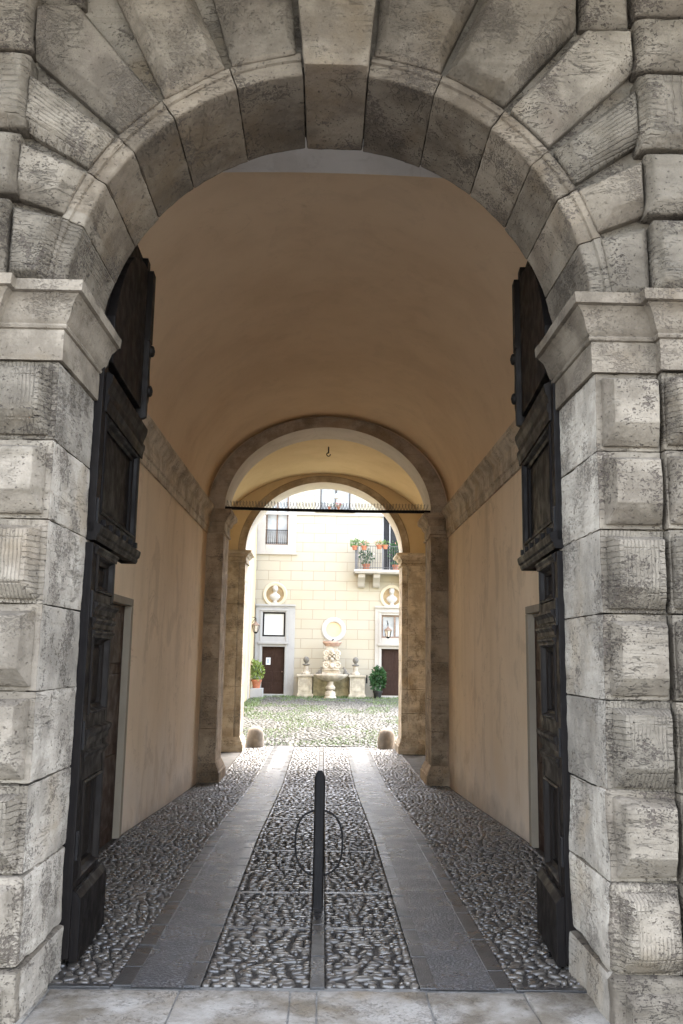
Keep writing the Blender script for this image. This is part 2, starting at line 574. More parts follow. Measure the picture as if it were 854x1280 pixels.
def boss(mb, poly, yb, h, ds, foot=0.02, yback=None):
    yback = yb + 0.05 if yback is None else yback
    p1 = inset(poly, ds)
    n = len(poly)
    rings = [[(x, yback, z) for x, z in poly], [(x, yb - foot, z) for x, z in poly], [(x, yb - h, z) for x, z in p1]]
    mb.loft(rings)


def uv_rect(x0, x1, z0, z1):
    return lambda co: ((co.x - x0) / (x1 - x0), (co.z - z0) / (z1 - z0))


def uv_polar(a0, a1, r0, r1):
    def f(co):
        a = math.degrees(math.atan2(co.z - ZC, co.x))
        return ((a - a0) / (a1 - a0), (math.hypot(co.x, co.z - ZC) - r0) / (r1 - r0))
    return f


COURSES = [-1.75, -1.47, -1.055, -0.635, -0.195, 0.235, 0.665, 1.078, 1.50]
for sgn in (-1, 1):
    for k in range(8):
        z0, z1 = COURSES[k] + 0.002, COURSES[k + 1] - 0.002
        rnd = random.random
        # inner column: the jamb stone runs through the depth of the gate and carries a boss on its front
        mb = MB()
        flare = 0.0 if k > 1 else (0.06 if k == 0 else 0.02)
        xi, xo = sgn * (R0 - 0.0 - flare * .4), sgn * 1.738
        mb.box(min(xi, xo), max(xi, xo), YF - flare, YB + (0.05 if k > 4 else -0.02) + rnd() * .03, z0, z1)
        bx0, bx1 = sgn * (R0 + 0.03), sgn * 1.725
        a, b = min(bx0, bx1), max(bx0, bx1)
        gz0, gz1 = z0 + 0.022, z1 - 0.034
        if k == 0:
            boss(mb, [(a, z0), (b, z0), (b, z1 - .06), (a, z1 - .06)], YF - flare, 0.06, [0, .02, .04, .02])
        else:
            big = 0.085 + 0.025 * rnd()
            boss(mb, [(a, gz0), (b, gz0), (b, gz1), (a, gz1)], YF - flare * .5, 0.105 + 0.02 * rnd(),
                 [big, 0.03 if sgn < 0 else 0.025, 0.03, 0.03] if sgn > 0 else [big, 0.035, 0.03, 0.03])
        ambig = (0.0075, 11.0) if k > 2 else (0.010, 8.0)
        mat = TRAV_T if (k in (2, 5, 7) if sgn < 0 else k in (3, 5, 1)) else (TRAV if k != 4 or sgn > 0 else TRAV_S)
        if sgn > 0:
            mat = {TRAV: TRAV_P, TRAV_T: TRAV_PT, TRAV_S: TRAV_PS}[mat]
        ob = mb.build('rusticated_block', mat, FACE, smooth=0.7, bevel=0.006 if k > 1 else 0.026, rough=(0.034, ambig[0], ambig[1], 0.004 if k > 2 else 0.03),
                      uvf=uv_rect(a, b, gz0, gz1))
        # the sawn face inside the gateway is cleaner, less pitted stone, its colour also lightened for light on the reveal
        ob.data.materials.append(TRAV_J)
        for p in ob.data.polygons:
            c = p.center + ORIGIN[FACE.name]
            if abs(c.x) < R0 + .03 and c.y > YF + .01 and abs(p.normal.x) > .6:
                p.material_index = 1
        # outer column
        mb = MB()
        a, b = (-2.34, -1.744) if sgn < 0 else (1.744, 2.34)
        mb.box(a, b, 4.40, 4.52, z0, z1)
        boss(mb, [(a + .01, gz0), (b - .01, gz0), (b - .01, gz1), (a + .01, gz1)], 4.40, 0.105, [0.085, 0.04, 0.035, 0.04])
        mb.build('rusticated_block', (TRAV_P if sgn > 0 else TRAV) if (k + (sgn > 0)) % 2 else (TRAV_PT if sgn > 0 else TRAV_T), FACE, smooth=0.7, bevel=0.012, rough=(0.045, 0.0075, 11.0, 0.0),
                 uvf=uv_rect(a, b, gz0, gz1))

# side blocks beside the arch
ROWS = {-1: [1.905, 2.385, 2.765, 3.23, 3.62, 4.05], 1: [1.905, 2.355, 2.735, 3.205, 3.545, 4.05]}
for sgn in (-1, 1):
    zs = ROWS[sgn]
    for k in range(5):
        z0, z1 = zs[k] + .004, zs[k + 1] - .004
        xin = [1.70, 1.67, 1.65, 1.645, 1.65][k]
        a, b = (-2.34, -xin) if sgn < 0 else (xin + .02, 2.34)
        mb = MB()
        boss(mb, [(a, z0 + .01), (b, z0 + .01), (b, z1 - .02), (a, z1 - .02)], 4.44, 0.13, [0.06, .035, .025, .035], foot=0.075)
        mb.build('rusticated_block', TRAV_PT if k in (0, 2) else TRAV_P, FACE, smooth=0.7, bevel=0.012, rough=(0.04, 0.0075, 11.0, 0.0), uvf=uv_rect(a, b, z0, z1))

# the stones above the outer wedge stones
for a, b, z0, z1 in ((-1.66, -1.40, 3.56, 3.95), (1.375, 1.655, 3.51, 3.95)):
    mb = MB()
    boss(mb, [(a, z0), (b, z0), (b, z1), (a, z1)], YF, 0.08, [.05, .03, .03, .03])
    mb.build('rusticated_block', TRAV_P, FACE, smooth=0.7, bevel=0.01, rough=(0.04, 0.006, 11.0, 0.0), uvf=uv_rect(a, b, z0, z1))

# wedge stones: (angle span of the ring part, outline of the boss in x and z, height, insets, material)
V = [
    (97.2, 112.2, [(-0.79, 3.95), (-0.26, 3.95), (-0.205, 3.295), (-0.574, 3.205)], 0.055, [.04, .04, .07, .06], TRAV_PS),
    (112.6, 128.0, [(-1.40, 3.95), (-0.93, 3.95), (-0.592, 3.20), (-0.930, 2.996)], 0.095, [.04, .05, .08, .06], TRAV_PR),
    (128.4, 140.0, [(-1.66, 3.525), (-1.40, 3.535), (-0.945, 2.985), (-1.165, 2.785), (-1.655, 3.215)], 0.095, [.03, .03, .10, .07, .02], TRAV_PS),
    (140.4, 149.8, [(-1.68, 3.15), (-1.178, 2.775), (-1.317, 2.575), (-1.69, 2.79)], 0.085, [.03, .06, .06, .03], TRAV_PT),
    (150.2, 160.8, [(-1.70, 2.735), (-1.322, 2.562), (-1.430, 2.305), (-1.71, 2.40)], 0.080, [.03, .06, .07, .03], TRAV_P),
    (161.2, 175.8, [(-1.715, 2.36), (-1.433, 2.292), (-1.500, 1.92), (-1.715, 1.92)], 0.070, [.03, .04, .04, .03], TRAV_PT),
    (66.9, 82.0, [(0.265, 3.95), (0.93, 3.95), (0.597, 3.205), (0.215, 3.298)], 0.075, [.04, .05, .08, .05], TRAV_PS),
    (51.8, 66.5, [(0.96, 3.95), (1.365, 3.95), (1.362, 3.495), (0.948, 3.012), (0.612, 3.198)], 0.095, [.03, .02, .06, .06, .05], TRAV_PR),
    (39.2, 51.4, [(1.38, 3.48), (1.665, 3.485), (1.675, 3.24), (1.193, 2.775), (0.970, 2.995)], 0.085, [.03, .02, .06, .10, .03], TRAV_P),
    (29.2, 38.8, [(1.69, 3.16), (1.70, 2.81), (1.322, 2.552), (1.205, 2.755)], 0.080, [.03, .06, .06, .03], TRAV_PT),
    (17.8, 28.8, [(1.705, 2.72), (1.71, 2.385), (1.442, 2.275), (1.338, 2.532)], 0.085, [.03, .07, .09, .03], TRAV_PS),
    (4.0, 17.4, [(1.715, 2.33), (1.722, 1.925), (1.505, 1.925), (1.452, 2.252)], 0.045, [.03, .03, .03, .03], TRAV_P),
]


def ring_wedge(mb, a0, a1, yb):
    prof = [(R0, yb), (R0, YF + .012), (R0 + .012, YF), (R0 + .072, YF), (R0 + .078, YF - .018), (R0 + .115, YF - .018), (R0 + .13, YF), (R0 + .13, yb)]
    n = max(3, int(abs(a1 - a0) / 2.2))
    a0, a1 = (a0 - .14, a1 + .14)
    rings = []
    for i in range(n + 1):
        a = math.radians(a0 + (a1 - a0) * i / n)
        rings.append([(r * math.cos(a), y, ZC + r * math.sin(a)) for r, y in prof])
    mb.loft(rings)


for a0, a1, poly, h, ds, mat in V:
    mb = MB()
    ring_wedge(mb, a0, a1, YB + random.random() * .02)
    poly = inset(poly, [.009] * len(poly))
    boss(mb, poly, YF + .005, h * 1.3, [q * 1.08 for q in ds], foot=0.034)
    rs = [math.hypot(x, z - ZC) for x, z in poly]
    top = mat
    ob = mb.build('voussoir', top, FACE, smooth=0.7, bevel=0.008, rough=(0.034, 0.006, 11.0, 0.0), uvf=uv_polar(a0, a1, R0 + .1, max(rs)))
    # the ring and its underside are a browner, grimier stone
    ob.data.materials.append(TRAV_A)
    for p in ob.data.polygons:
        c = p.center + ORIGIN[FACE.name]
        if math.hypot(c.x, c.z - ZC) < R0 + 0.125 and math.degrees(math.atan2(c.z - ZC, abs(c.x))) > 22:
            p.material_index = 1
mb = MB()
mb.prism([(-0.245, 3.95), (-0.165, ZC + R0 - .012), (0.187, ZC + R0 - .012), (0.255, 3.95)], 4.36, 5.19)
ob = mb.build('keystone', TRAV_PS, FACE, smooth=0.7, bevel=0.012, rough=(0.04, 0.006, 11.0, 0.0), uvf=uv_rect(-.25, .25, 3.2, 3.9))
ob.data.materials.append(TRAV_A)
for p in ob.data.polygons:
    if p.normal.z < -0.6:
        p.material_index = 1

# impost mouldings
PROF = [(0.0, 1.50), (0.022, 1.50), (0.022, 1.662), (0.018, 1.668), (0.032, 1.672), (0.038, 1.684), (0.032, 1.696), (0.036, 1.702),
        (0.046, 1.712), (0.058, 1.738), (0.066, 1.77), (0.082, 1.806), (0.106, 1.828), (0.112, 1.832), (0.104, 1.838), (0.13, 1.842), (0.134, 1.898), (0.0, 1.902)]
for sgn in (-1, 1):
    path = [(-2.5, 4.385), (-1.752, 4.385), (-1.752, YF), (-R0, YF), (-R0, YB + .02)]
    offs = [(0, -1), (1, -1), (1, -1), (1, -1), (1, 0)]
    # split long runs so that the edge can be weathered
    rings = []
    for (x, y), (ox, oy) in zip(path, offs):
        rings.append([(sgn * -1 * (x + p * ox), y + p * oy, z) for p, z in PROF])
    if sgn > 0:
        rings = [r[::-1] for r in rings]
    mb = MB().loft(rings)
    a, b = sorted((sgn * (R0 + .012), sgn * 2.5))
    mb.build('impost', TRAV_S if sgn < 0 else TRAV_PS, FACE, smooth=0.5, rough=(0.06, 0.0028, 13.0, 0.0), uvf=uv_rect(a, b, 1.5, 1.9))
    MB().box(a, b, YF + .01, YB + .01, 1.502, 1.9).build('impost_core', TRAV, FACE)


def arch_plate(mb, xc, a, zs, b, x0, x1, zt, zb, y0, y1, n=40):
    """a wall x0..x1, up to zt, with an elliptical-headed opening (half width a, springing zs, rise b) open down to zb"""
    inner, outer = [], []
    for i in range(n + 1):
        t = PI * i / n
        inner.append((xc + a * math.cos(t), zs + b * math.sin(t)))
        dx, dz = math.cos(t), math.sin(t)
        k = 1e9
        if dx > 1e-6:
            k = min(k, (x1 - xc) / dx)
        if dx < -1e-6:
            k = min(k, (x0 - xc) / dx)
        if dz > 1e-6:
            k = min(k, (zt - zs) / dz)
        outer.append((xc + k * dx, zs + k * dz))
    # make sure the two top corners exist
    for i in range(n + 1):
        pass
    tr = min(range(n + 1), key=lambda i: (outer[i][0] - x1) ** 2 + (outer[i][1] - zt) ** 2)
    tl = min(range(n + 1), key=lambda i: (outer[i][0] - x0) ** 2 + (outer[i][1] - zt) ** 2)
    outer[tr], outer[tl] = (x1, zt), (x0, zt)
    inner = [(xc + a, zb)] + inner + [(xc - a, zb)]
    outer = [(x1, zb)] + outer + [(x0, zb)]
    m = len(inner)
    vs = [(x, y0, z) for x, z in inner] + [(x, y0, z) for x, z in outer] + [(x, y1, z) for x, z in inner] + [(x, y1, z) for x, z in outer]
    fs = []
    for i in range(m - 1):
        fs += [(i, i + 1, m + i + 1, m + i), (2 * m + i + 1, 2 * m + i, 3 * m + i, 3 * m + i + 1), (i + 1, i, 2 * m + i, 2 * m + i + 1),
               (m + i, m + i + 1, 3 * m + i + 1, 3 * m + i)]
    fs += [(0, m, 3 * m, 2 * m), (m - 1, 2 * m - 1, 4 * m - 1, 3 * m - 1)]
    mb.add(vs, fs)


mb = MB()
arch_plate(mb, 0, R0 + .06, ZC, R0 + .06, -2.345, 2.345, 5.2, -1.72, YF + .028, YB - .03)
mb.build('wall', TRAV, FACE)
mb = MB()
for s_ in (-1, 1):
    a, b = sorted((s_ * 2.345, s_ * 7.0))
    mb.box(a, b, 4.47, 5.15, -1.72, 15.0)
mb.box(-2.345, 2.345, 4.47, 5.15, 5.2, 15.0)
mb.build('upper_wall', OPPM, FACE)
# balcony added out of view over the gate to shade the portal
mb = MB().box(-3.4, 3.4, 2.0, 4.469, 4.12, 4.32)
bl = mb.build('added_balcony_slab', TRAV_S, FACE, bevel=0.02)
for x in (-2.9, 2.9):
    pr = [(4.469, 4.119), (2.2, 4.119), (2.18, 4.0), (2.9, 3.86), (4.1, 3.70), (4.469, 3.66)]
    MB().loft([[(x - .14, y, z) for y, z in pr], [(x + .14, y, z) for y, z in pr]]).build('corbel', TRAV_S, bl, bevel=0.01)
mb = MB()
for k in range(36):
    mb.lathe(-3.3 + k * 6.6 / 35, 2.1, [(.03, 4.32), (.05, 4.5), (.03, 4.75), (.035, 5.08)], 8)
mb.box(-3.4, 3.4, 2.02, 2.18, 5.08, 5.2)
mb.build('added_balustrade', TRAV_S, bl)

# ------------------------------------------------------------------ great door leaves


def door_leaf(label, P0, P1, sgn):
    """P0 hinge, P1 free end of the visible face (x, y); the leaf's body lies behind that face, towards the wall"""
    root = thing('wooden_door_leaf', label, 'door', (P0[0], P0[1], -1.69), 'leaves of the street gate')
    d = Vector((P1[0] - P0[0], P1[1] - P0[1], 0)).normalized()
    nrm = Vector((-sgn, 0, 0)) - d * d.dot(Vector((-sgn, 0, 0)))
    nrm.normalize()

    def pt(s, t, z):
        q = Vector((P0[0], P0[1], 0)) + d * s + nrm * t
        return (q.x, q.y, z)

    def bx(mb, s0, s1, t0, t1, z0, z1):
        mb.hexa([pt(s0, t0, z0), pt(s1, t0, z0), pt(s1, t1, z0), pt(s0, t1, z0), pt(s0, t0, z1), pt(s1, t0, z1), pt(s1, t1, z1), pt(s0, t1, z1)])

    def run(mb, s0, s1, prof):
        """a moulding: profile of (t, z) swept along s"""
        mb.loft([[pt(s0, t, z) for t, z in prof], [pt(s1, t, z) for t, z in prof]])

    T = -0.10
    W, WU = 0.69, 1.385

    def panel_frame(z0, z1, s0, s1, name='panel', mat=WOOD_W):
        f = MB()
        bx(f, s0 - .01, s1 + .01, -.085, -.06, z0 - .01, z1 + .01)
        # raised field
        f.loft([[pt(s, t, z) for s, z in ((s0 + i, z0 + i), (s1 - i, z0 + i), (s1 - i, z1 - i), (s0 + i, z1 - i))] for t, i in ((-.061, .035), (-.040, .075), (-.039, .08))])
        p = f.build(name, mat, root, bevel=0.003)
        m = MB()
        w = 0.05
        rings = []
        for t, i in ((-.06, 0.0), (.006, 0.0), (.012, .012), (.002, .02), (-.02, .03), (-.03, w), (-.06, w)):
            rings.append([pt(s, t, z) for s, z in ((s0 + i, z0 + i), (s1 - i, z0 + i), (s1 - i, z1 - i), (s0 + i, z1 - i))])
        m.loft(rings, cap=False)
        m.build('moulding', mat, p)

    # framing of the narrow lower half
    f = MB()
    st = 0.115
    bx(f, 0, st, T, 0, -1.66, 0.64)
    bx(f, W - .085, W, T, 0, -1.66, 0.64)
    for z0, z1 in ((-1.66, -1.27), (-.73, -.36), (.10, .36), (.585, .64)):
        bx(f, st, W - .085, T, -.001, z0, z1)
    f.build('frame', WOOD, root, bevel=0.006, rough=(0.08, 0.003, 9.0))
    for z0, z1 in ((-1.27, -.73), (-.36, .10), (.36, .585)):
        panel_frame(z0, z1, st, W - .085)
    # plinth board with a sloping ledge
    f = MB()
    run(f, 0.005, W + .012, [(0, -1.675), (.05, -1.675), (.05, -1.345), (.02, -1.31), (0, -1.305)])
    f.build('kick_board', WOOD, root, bevel=0.004, rough=(0.07, 0.003, 9.0))
    # ledge mouldings
    def ledge(s0, s1, zt, h, out):
        f = MB()
        run(f, s0, s1, [(0, zt - h), (out * .3, zt - h), (out * .42, zt - h * .6), (out * .8, zt - h * .4), (out, zt - h * .3), (out, zt - h * .08), (out * .35, zt), (0, zt + .004)])
        f.build('ledge_moulding', WOOD_W, root)

    ledge(.08, W + .02, -.44, .09, .030)
    ledge(.10, W + .005, -.57, .05, .017)
    ledge(.08, W + .03, .30, .075, .032)
    ledge(.09, W + .015, .205, .06, .024)
    ledge(.10, W + .005, .13, .04, .02)
    ledge(.06, W + .01, .63, .05, .02)
    # wide upper half
    prof = [(0, 2.02), (.08, 2.24), (.18, 2.43), (.30, 2.61), (.45, 2.77), (.62, 2.89), (.80, 2.97), (1.0, 3.02), (WU, 3.035)]
    f = MB()
    pts = [(0.0, .655)] + prof + [(WU, .655)]
    f.loft([[pt(s, T, z) for s, z in pts], [pt(s, -.045, z) for s, z in pts]])
    # stiles and rails on the face of it
    bx(f, 0, st, -.046, 0, .70, 2.04)
    bx(f, WU - .11, WU, -.046, 0, .70, 3.02)
    bx(f, st, WU - .11, -.046, -.001, .70, .83)
    bx(f, st, WU - .11, -.046, -.001, 1.45, 1.66)
    f.build('upper_frame', WOOD, root, bevel=0.005)
    panel_frame(.83, 1.45, st, WU - .11, 'panel', WOOD)
    # cornice with little brackets under the upper half
    f = MB()
    run(f, .0, WU + .02, [(-.10, .655), (.008, .655), (.018, .675), (.018, .69), (.03, .70), (.038, .73), (.038, .745), (.008, .76), (-.045, .76)])
    for s in (.2, .42, .66, .90, 1.12, 1.30):
        bx(f, s - .02, s + .02, 0, .026, .76, .80)
    f.build('cornice', WOOD, root)
    f = MB()
    run(f, .08, WU + .03, [(0, 1.46), (.012, 1.46), (.015, 1.50), (.026, 1.53), (.027, 1.56), (.012, 1.57), (.016, 1.60), (.034, 1.64), (.04, 1.67), (.04, 1.69), (.0, 1.71)])
    f.build('cornice', WOOD_W if sgn > 0 else WOOD, root)
    # arched upper field and carved scroll bracket at the meeting edge
    f = MB()
    a = [(s + .09, z - .13) for s, z in prof[1:-1]] + [(WU - .16, 2.90), (WU - .16, 1.80), (.17, 1.80)]
    f.loft([[pt(s, t, z) for s, z in a] for t in (-.046, .012)])
    f.build('arched_panel', WOOD, root, bevel=0.006)
    f = MB()
    bx(f, WU - .10, WU + .012, -.09, .045, 2.361, 2.92)
    sc_ = [(WU - .12, 2.36), (WU + .01, 2.36), (WU + .025, 2.31), (WU + .0, 2.25), (WU - .03, 2.22), (WU - .035, 2.12), (WU - .01, 2.04), (WU + .005, 1.97), (WU - .01, 1.90), (WU - .045, 1.86), (WU - .05, 1.78), (WU - .07, 1.74), (WU - .13, 1.74)]
    f.loft([[pt(s_, t_, z) for s_, z in inset(sc_, [i_] * len(sc_))] for t_, i_ in ((-.09, 0.0), (.02, 0.0), (.045, .012))])
    for s_, z in ((WU - .04, 2.29), (WU - .05, 1.97)):
        f.loft([[pt(s_ + r_ * math.cos(a_), t_, z + r_ * math.sin(a_)) for a_ in np.linspace(0, 2 * PI, 14, endpoint=False)] for t_, r_ in ((.04, .045), (.062, .042), (.07, .03), (.062, .016), (.075, .012))])
    f.build('carved_bracket', WOOD_W, root, smooth=0.8)
    for z in (-1.15, -.55, .2, .75):
        f = MB()
        bx(f, .015, .05, -.02, .012, z, z + .16)
        f.build('strap_hinge', IRON, root, bevel=0.003)
    return root


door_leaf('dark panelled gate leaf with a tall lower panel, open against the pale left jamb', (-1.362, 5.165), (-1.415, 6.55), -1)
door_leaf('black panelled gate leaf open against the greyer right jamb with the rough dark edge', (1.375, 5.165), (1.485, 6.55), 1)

# ------------------------------------------------------------------ vaulted passage
PAS = thing('vaulted_passage', 'tan plastered barrel vaulted carriage passage with stone cornices leading to the courtyard', 'passage', (0, 10.0, -1.9))
XL, XR, XC = -1.95, 2.03, 0.04
HV = 1.99


def wall_with_door(x_in, sgn, y0, y1, dy0, dy1, dz1, ztop):
    mb = MB()
    xo = x_in + sgn * 0.6
    a, b = min(x_in, xo), max(x_in, xo)
    mb.box(a, b, y0, dy0, -2.2, ztop)
    mb.box(a, b, dy1, y1, -2.2, ztop)
    mb.box(a, b, dy0, dy1, dz1, ztop)
    return mb.build('wall', PL_WALL, PAS)


for x_in, sgn, dy0, dy1, dz in ((XL, -1, 7.75, 8.88, 0.46), (XR, 1, 7.6, 8.68, 0.44)):
    wall_with_door(x_in, sgn, 5.16, 14.41, dy0, dy1, dz, 2.6)
    mb = MB()
    w = 0.075
    a, b = sorted((x_in - sgn * 0.03, x_in + sgn * 0.055))
    zb = zf(8.3) - .05
    mb.box(a, b, dy0 - w, dy0 + .02, zb, dz)
    mb.box(a, b, dy1 - .02, dy1 + w, zb, dz)
    mb.box(a, b, dy0 - w, dy1 + w, dz + .001, dz + w)
    fr = mb.build('door_frame', FRAME_TAN, PAS, bevel=0.008)
    mb = MB()
    a, b = sorted((x_in + sgn * 0.035, x_in + sgn * 0.30))
    mb.box(a, b, dy0 + .021, dy1 - .021, zb, dz - .001)
    for z0, z1 in ((-1.6, -.95), (-.85, -.2), (-.1, .38)):
        c, e = sorted((x_in + sgn * 0.02, x_in + sgn * 0.05))
        mb.box(c, e, dy0 + .12, dy1 - .12, z0, z1)
    mb.build('side_door', WOOD_D, PAS, bevel=0.01)


def vault_shell(xc, half, zs, rise, y0, y1, ny, nm, mat):
    n = 48
    vs, fs = [], []
    for j in range(ny + 1):
        y = y0 + (y1 - y0) * j / ny
        for i in range(n + 1):
            t = PI * i / n
            wob = 0.006 * noise.noise(Vector((math.cos(t) * 3, y * 1.1, 2.0)))
            vs.append((xc + (half + wob) * math.cos(t), y, zs + (rise + wob) * math.sin(t)))
    for j in range(ny):
        for i in range(n):
            a = j * (n + 1) + i
            fs.append((a, a + 1, a + n + 2, a + n + 1))
    o = MB().add(vs, fs).build(nm, mat, PAS, smooth=0.8, fixn=False)
    md = o.modifiers.new('thickness', 'SOLIDIFY')
    md.thickness = 0.2
    md.offset = -1 if True else 1
    return o


vault_shell(XC, HV, 2.43, 1.57, 5.99, 14.42, 24, 'vault', PL_VAULT)
# lower white ceiling over the gate, slightly cambered
mb = MB()
vs, fs = [], []
for i in range(25):
    x = -2.1 + 4.2 * i / 24
    z = 3.40 + 0.115 * (1 - (x / 2.1) ** 2)
    vs += [(x, 5.14, z), (x, 6.0, z), (x, 6.0, 4.6), (x, 5.14, 4.6)]
for i in range(24):
    a = 4 * i
    fs += [(a, a + 1, a + 5, a + 4), (a + 1, a + 2, a + 6, a + 5), (a + 2, a + 3, a + 7, a + 6), (a + 3, a, a + 4, a + 7)]
mb.add(vs, fs)
mb.build('gate_ceiling', PL_WHITE, PAS, smooth=0.4)
for s_ in (-1, 1):
    x_in = XL if s_ < 0 else XR
    a, b = sorted((x_in, x_in + s_ * .6))
    MB().box(a, b, 5.16, 6.0, 2.6, 4.6).build('wall', PL_WALL, PAS)
# stone cornices along the vault's springing
for s_, x_in in ((-1, XL), (1, XR)):
    prof = [(0.0, 1.965), (0.025, 1.965), (0.03, 2.05), (0.022, 2.06), (0.045, 2.075), (0.045, 2.25), (0.052, 2.26), (0.075, 2.29), (0.105, 2.345), (0.12, 2.355), (0.12, 2.41), (0.10, 2.425), (-0.1, 2.44), (-.1, 1.965)]
    rings = [[(x_in - s_ * p, y, z) for p, z in prof] for y in (6.6, 8.0, 9.5, 11.0, 12.5, 14.41)]
    MB().loft(rings).build('cornice', STONE_IN, PAS, smooth=0.5, rough=(0.25, 0.004, 6.0))
# roof over the passage, a plain slab hidden from the street
MB().box(-7, 7, 5.16, 19.0, 4.75, 5.0).build('roof_slab', PL_CREAM, PAS)


def archway(name, label, y0, y1, a, xc, zs, crown, xw0, xw1, ztop, wallmat, bandw, bandh, cap_h, grp):
    root = thing(name, label, 'archway', (xc, y0, zf(y0)), grp)
    mb = MB()
    arch_plate(mb, xc, a + .03, zs, crown - zs + .03, xw0, xw1, ztop, zs - .02, y0 + .03, y1 - .03)
    mb.build('wall', wallmat, root)
    # arch band of stone wedges, a continuous ring
    b = crown - zs
    n = 60
    rings = []
    for i in range(n + 1):
        t = PI * i / n
        c, s = math.cos(t), math.sin(t)
        prof = [(0, y1), (0, y0 + .008), (.008, y0), (.9, y0), (1.0, y0 + .012), (1.0, y0 + .04), (1, y1)]
        rings.append([(xc + (a + q * bandw) * c, y, zs + (b + q * bandh) * s) for q, y in prof])
    ab = MB().loft(rings).build('arch_band', BAND if 'near' in label else BAND2, root, smooth=0.5)
    ab.data.materials.append(PL_WHITE)   # pale limewash, partly standing in for courtyard light on the underside
    for p in ab.data.polygons:
        if abs(p.normal.y) < .3 and (p.normal.x * (xc - p.center.x - ORIGIN[root.name].x) + p.normal.z * (zs - .3 - p.center.z - ORIGIN[root.name].z)) > 0:
            p.material_index = 1
    for sg in (-1, 1):
        zb = zf(y0) - .02
        xi, xo = xc + sg * a, xc + sg * (a + (0.33 if bandw > .2 else 0.62))
        lo, hi = sorted((xi, xo))
        mb = MB()
        zs_ = [zb, zb + .30, zb + .85, zb + 1.35, zb + 1.95, zb + 2.5, zb + 3.1, zb + 3.6, zs - cap_h]
        zs_ = [z for z in zs_ if z < zs - cap_h - .2] + [zs - cap_h]
        for k in range(len(zs_) - 1):
            if bandw > .2:
                mb.box(lo, hi, y0, y1, zs_[k] + .0015, zs_[k + 1] - .0015)
            else:  # the far piers have a slim inner step on the face
                mid = xc + sg * (a + .13)
                p, q = sorted((xi, mid))
                mb.box(p, q, y0 + .05, y1, zs_[k] + .0015, zs_[k + 1] - .0015)
                p, q = sorted((mid, xo))
                mb.box(p, q, y0, y1 - .05, zs_[k] + .0015, zs_[k + 1] - .0015)
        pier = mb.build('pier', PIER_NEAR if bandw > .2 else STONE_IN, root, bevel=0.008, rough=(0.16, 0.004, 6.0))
        for part, prof in (('capital', [(0.0, zs - cap_h), (.03, zs - cap_h), (.03, zs - cap_h + .03), (.012, zs - cap_h + .05), (.015, zs - cap_h * .55), (.04, zs - cap_h * .5), (.065, zs - cap_h * .33), (.11, zs - cap_h * .24), (.125, zs - cap_h * .2), (.125, zs - .01), (.0, zs)]),
                           ('base', [(0.0, zb + .32), (.015, zb + .30), (.03, zb + .26), (.055, zb + .22), (.055, zb + .19), (.075, zb + .17), (.075, zb), (0, zb)])):
            pr = prof if sg > 0 else prof
            # path: outer front corner -> inner front corner -> inner back corner
            rings = []
            for (x, y), (ox, oy) in (((xo, y0), (0, -1)), ((xi, y0), (-sg, -1)), ((xi, y1), (-sg, 1)), ((xo, y1), (0, 1))):
                rings.append([(x + p * ox, y + p * oy, z) for p, z in pr])
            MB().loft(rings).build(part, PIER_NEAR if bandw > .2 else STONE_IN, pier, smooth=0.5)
    return root


BAND = travertine('brown_arch_stone', (0.45, 0.38, 0.295), (0.37, 0.305, 0.225), 0.35, 0.25, dirt=(0.22, 0.155, 0.10))
PIER_NEAR = travertine('shaded_brown_pier_stone', (0.40, 0.315, 0.225), (0.31, 0.235, 0.16), 0.7, 0.45, dirt=(0.14, 0.095, 0.06))  # brown stone, darkened in the colour for shade on the street-facing sides
BAND2 = travertine('pale_arch_stone', (0.56, 0.47, 0.36), (0.48, 0.39, 0.28), 0.3, 0.2, dirt=(0.3, 0.22, 0.15))
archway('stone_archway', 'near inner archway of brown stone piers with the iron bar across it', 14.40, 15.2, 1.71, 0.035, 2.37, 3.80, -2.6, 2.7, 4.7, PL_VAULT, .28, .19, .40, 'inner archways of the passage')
archway('stone_archway', 'far inner archway of paler piers opening straight onto the bright courtyard', 19.0, 19.8, 1.70, -0.02, 2.24, 3.77, -2.9, 2.9, 4.7, PL_YELLOW, .17, .15, .27, 'inner archways of the passage')
# second bay between the two archways
for a, b in ((-2.9, -2.3), (2.35, 2.95)):
    MB().box(a, b, 15.19, 19.01, -2.2, 2.6).build('wall', PL_YELLOW, PAS)
vault_shell(0.0, 2.33, 2.4, 1.57, 15.18, 19.04, 10, 'vault', PL_YELLOW)
# courtyard front of the same building
mb = MB()
mb.box(-9, -2.9, 19.03, 19.77, -2.2, 7.5)
mb.box(2.9, 9, 19.03, 19.77, -2.2, 7.5)
mb.box(-2.9, 2.9, 19.03, 19.77, 4.7, 7.5)
mb.build('courtyard_wall', PL_CREAM, PAS)

# tie rod with bird spikes
rod = thing('tie_rod', 'thin black iron bar with bird spikes spanning the near inner archway at capital height', 'iron bar', (0.035, 14.46, 2.40))
mb = MB().tube([(-1.72, 14.46, 2.405), (-.6, 14.46, 2.39), (.6, 14.46, 2.388), (1.79, 14.46, 2.40)], 0.026, 8)
mb.build('bar', IRON, rod, smooth=0.6)
mb = MB()
x = -1.66
while x < 1.72:
    for dx, dy in ((-.03, .02), (.02, -.03), (.035, .03), (-.02, -.02)):
        mb.tube([(x, 14.46, 2.40), (x + dx * 1.3, 14.46 + dy, 2.515 + random.random() * .02)], 0.0028, 3)
    x += 0.052
sp = mb.build('bird_spikes', GREYIRON, rod)
sp['kind'] = 'stuff'
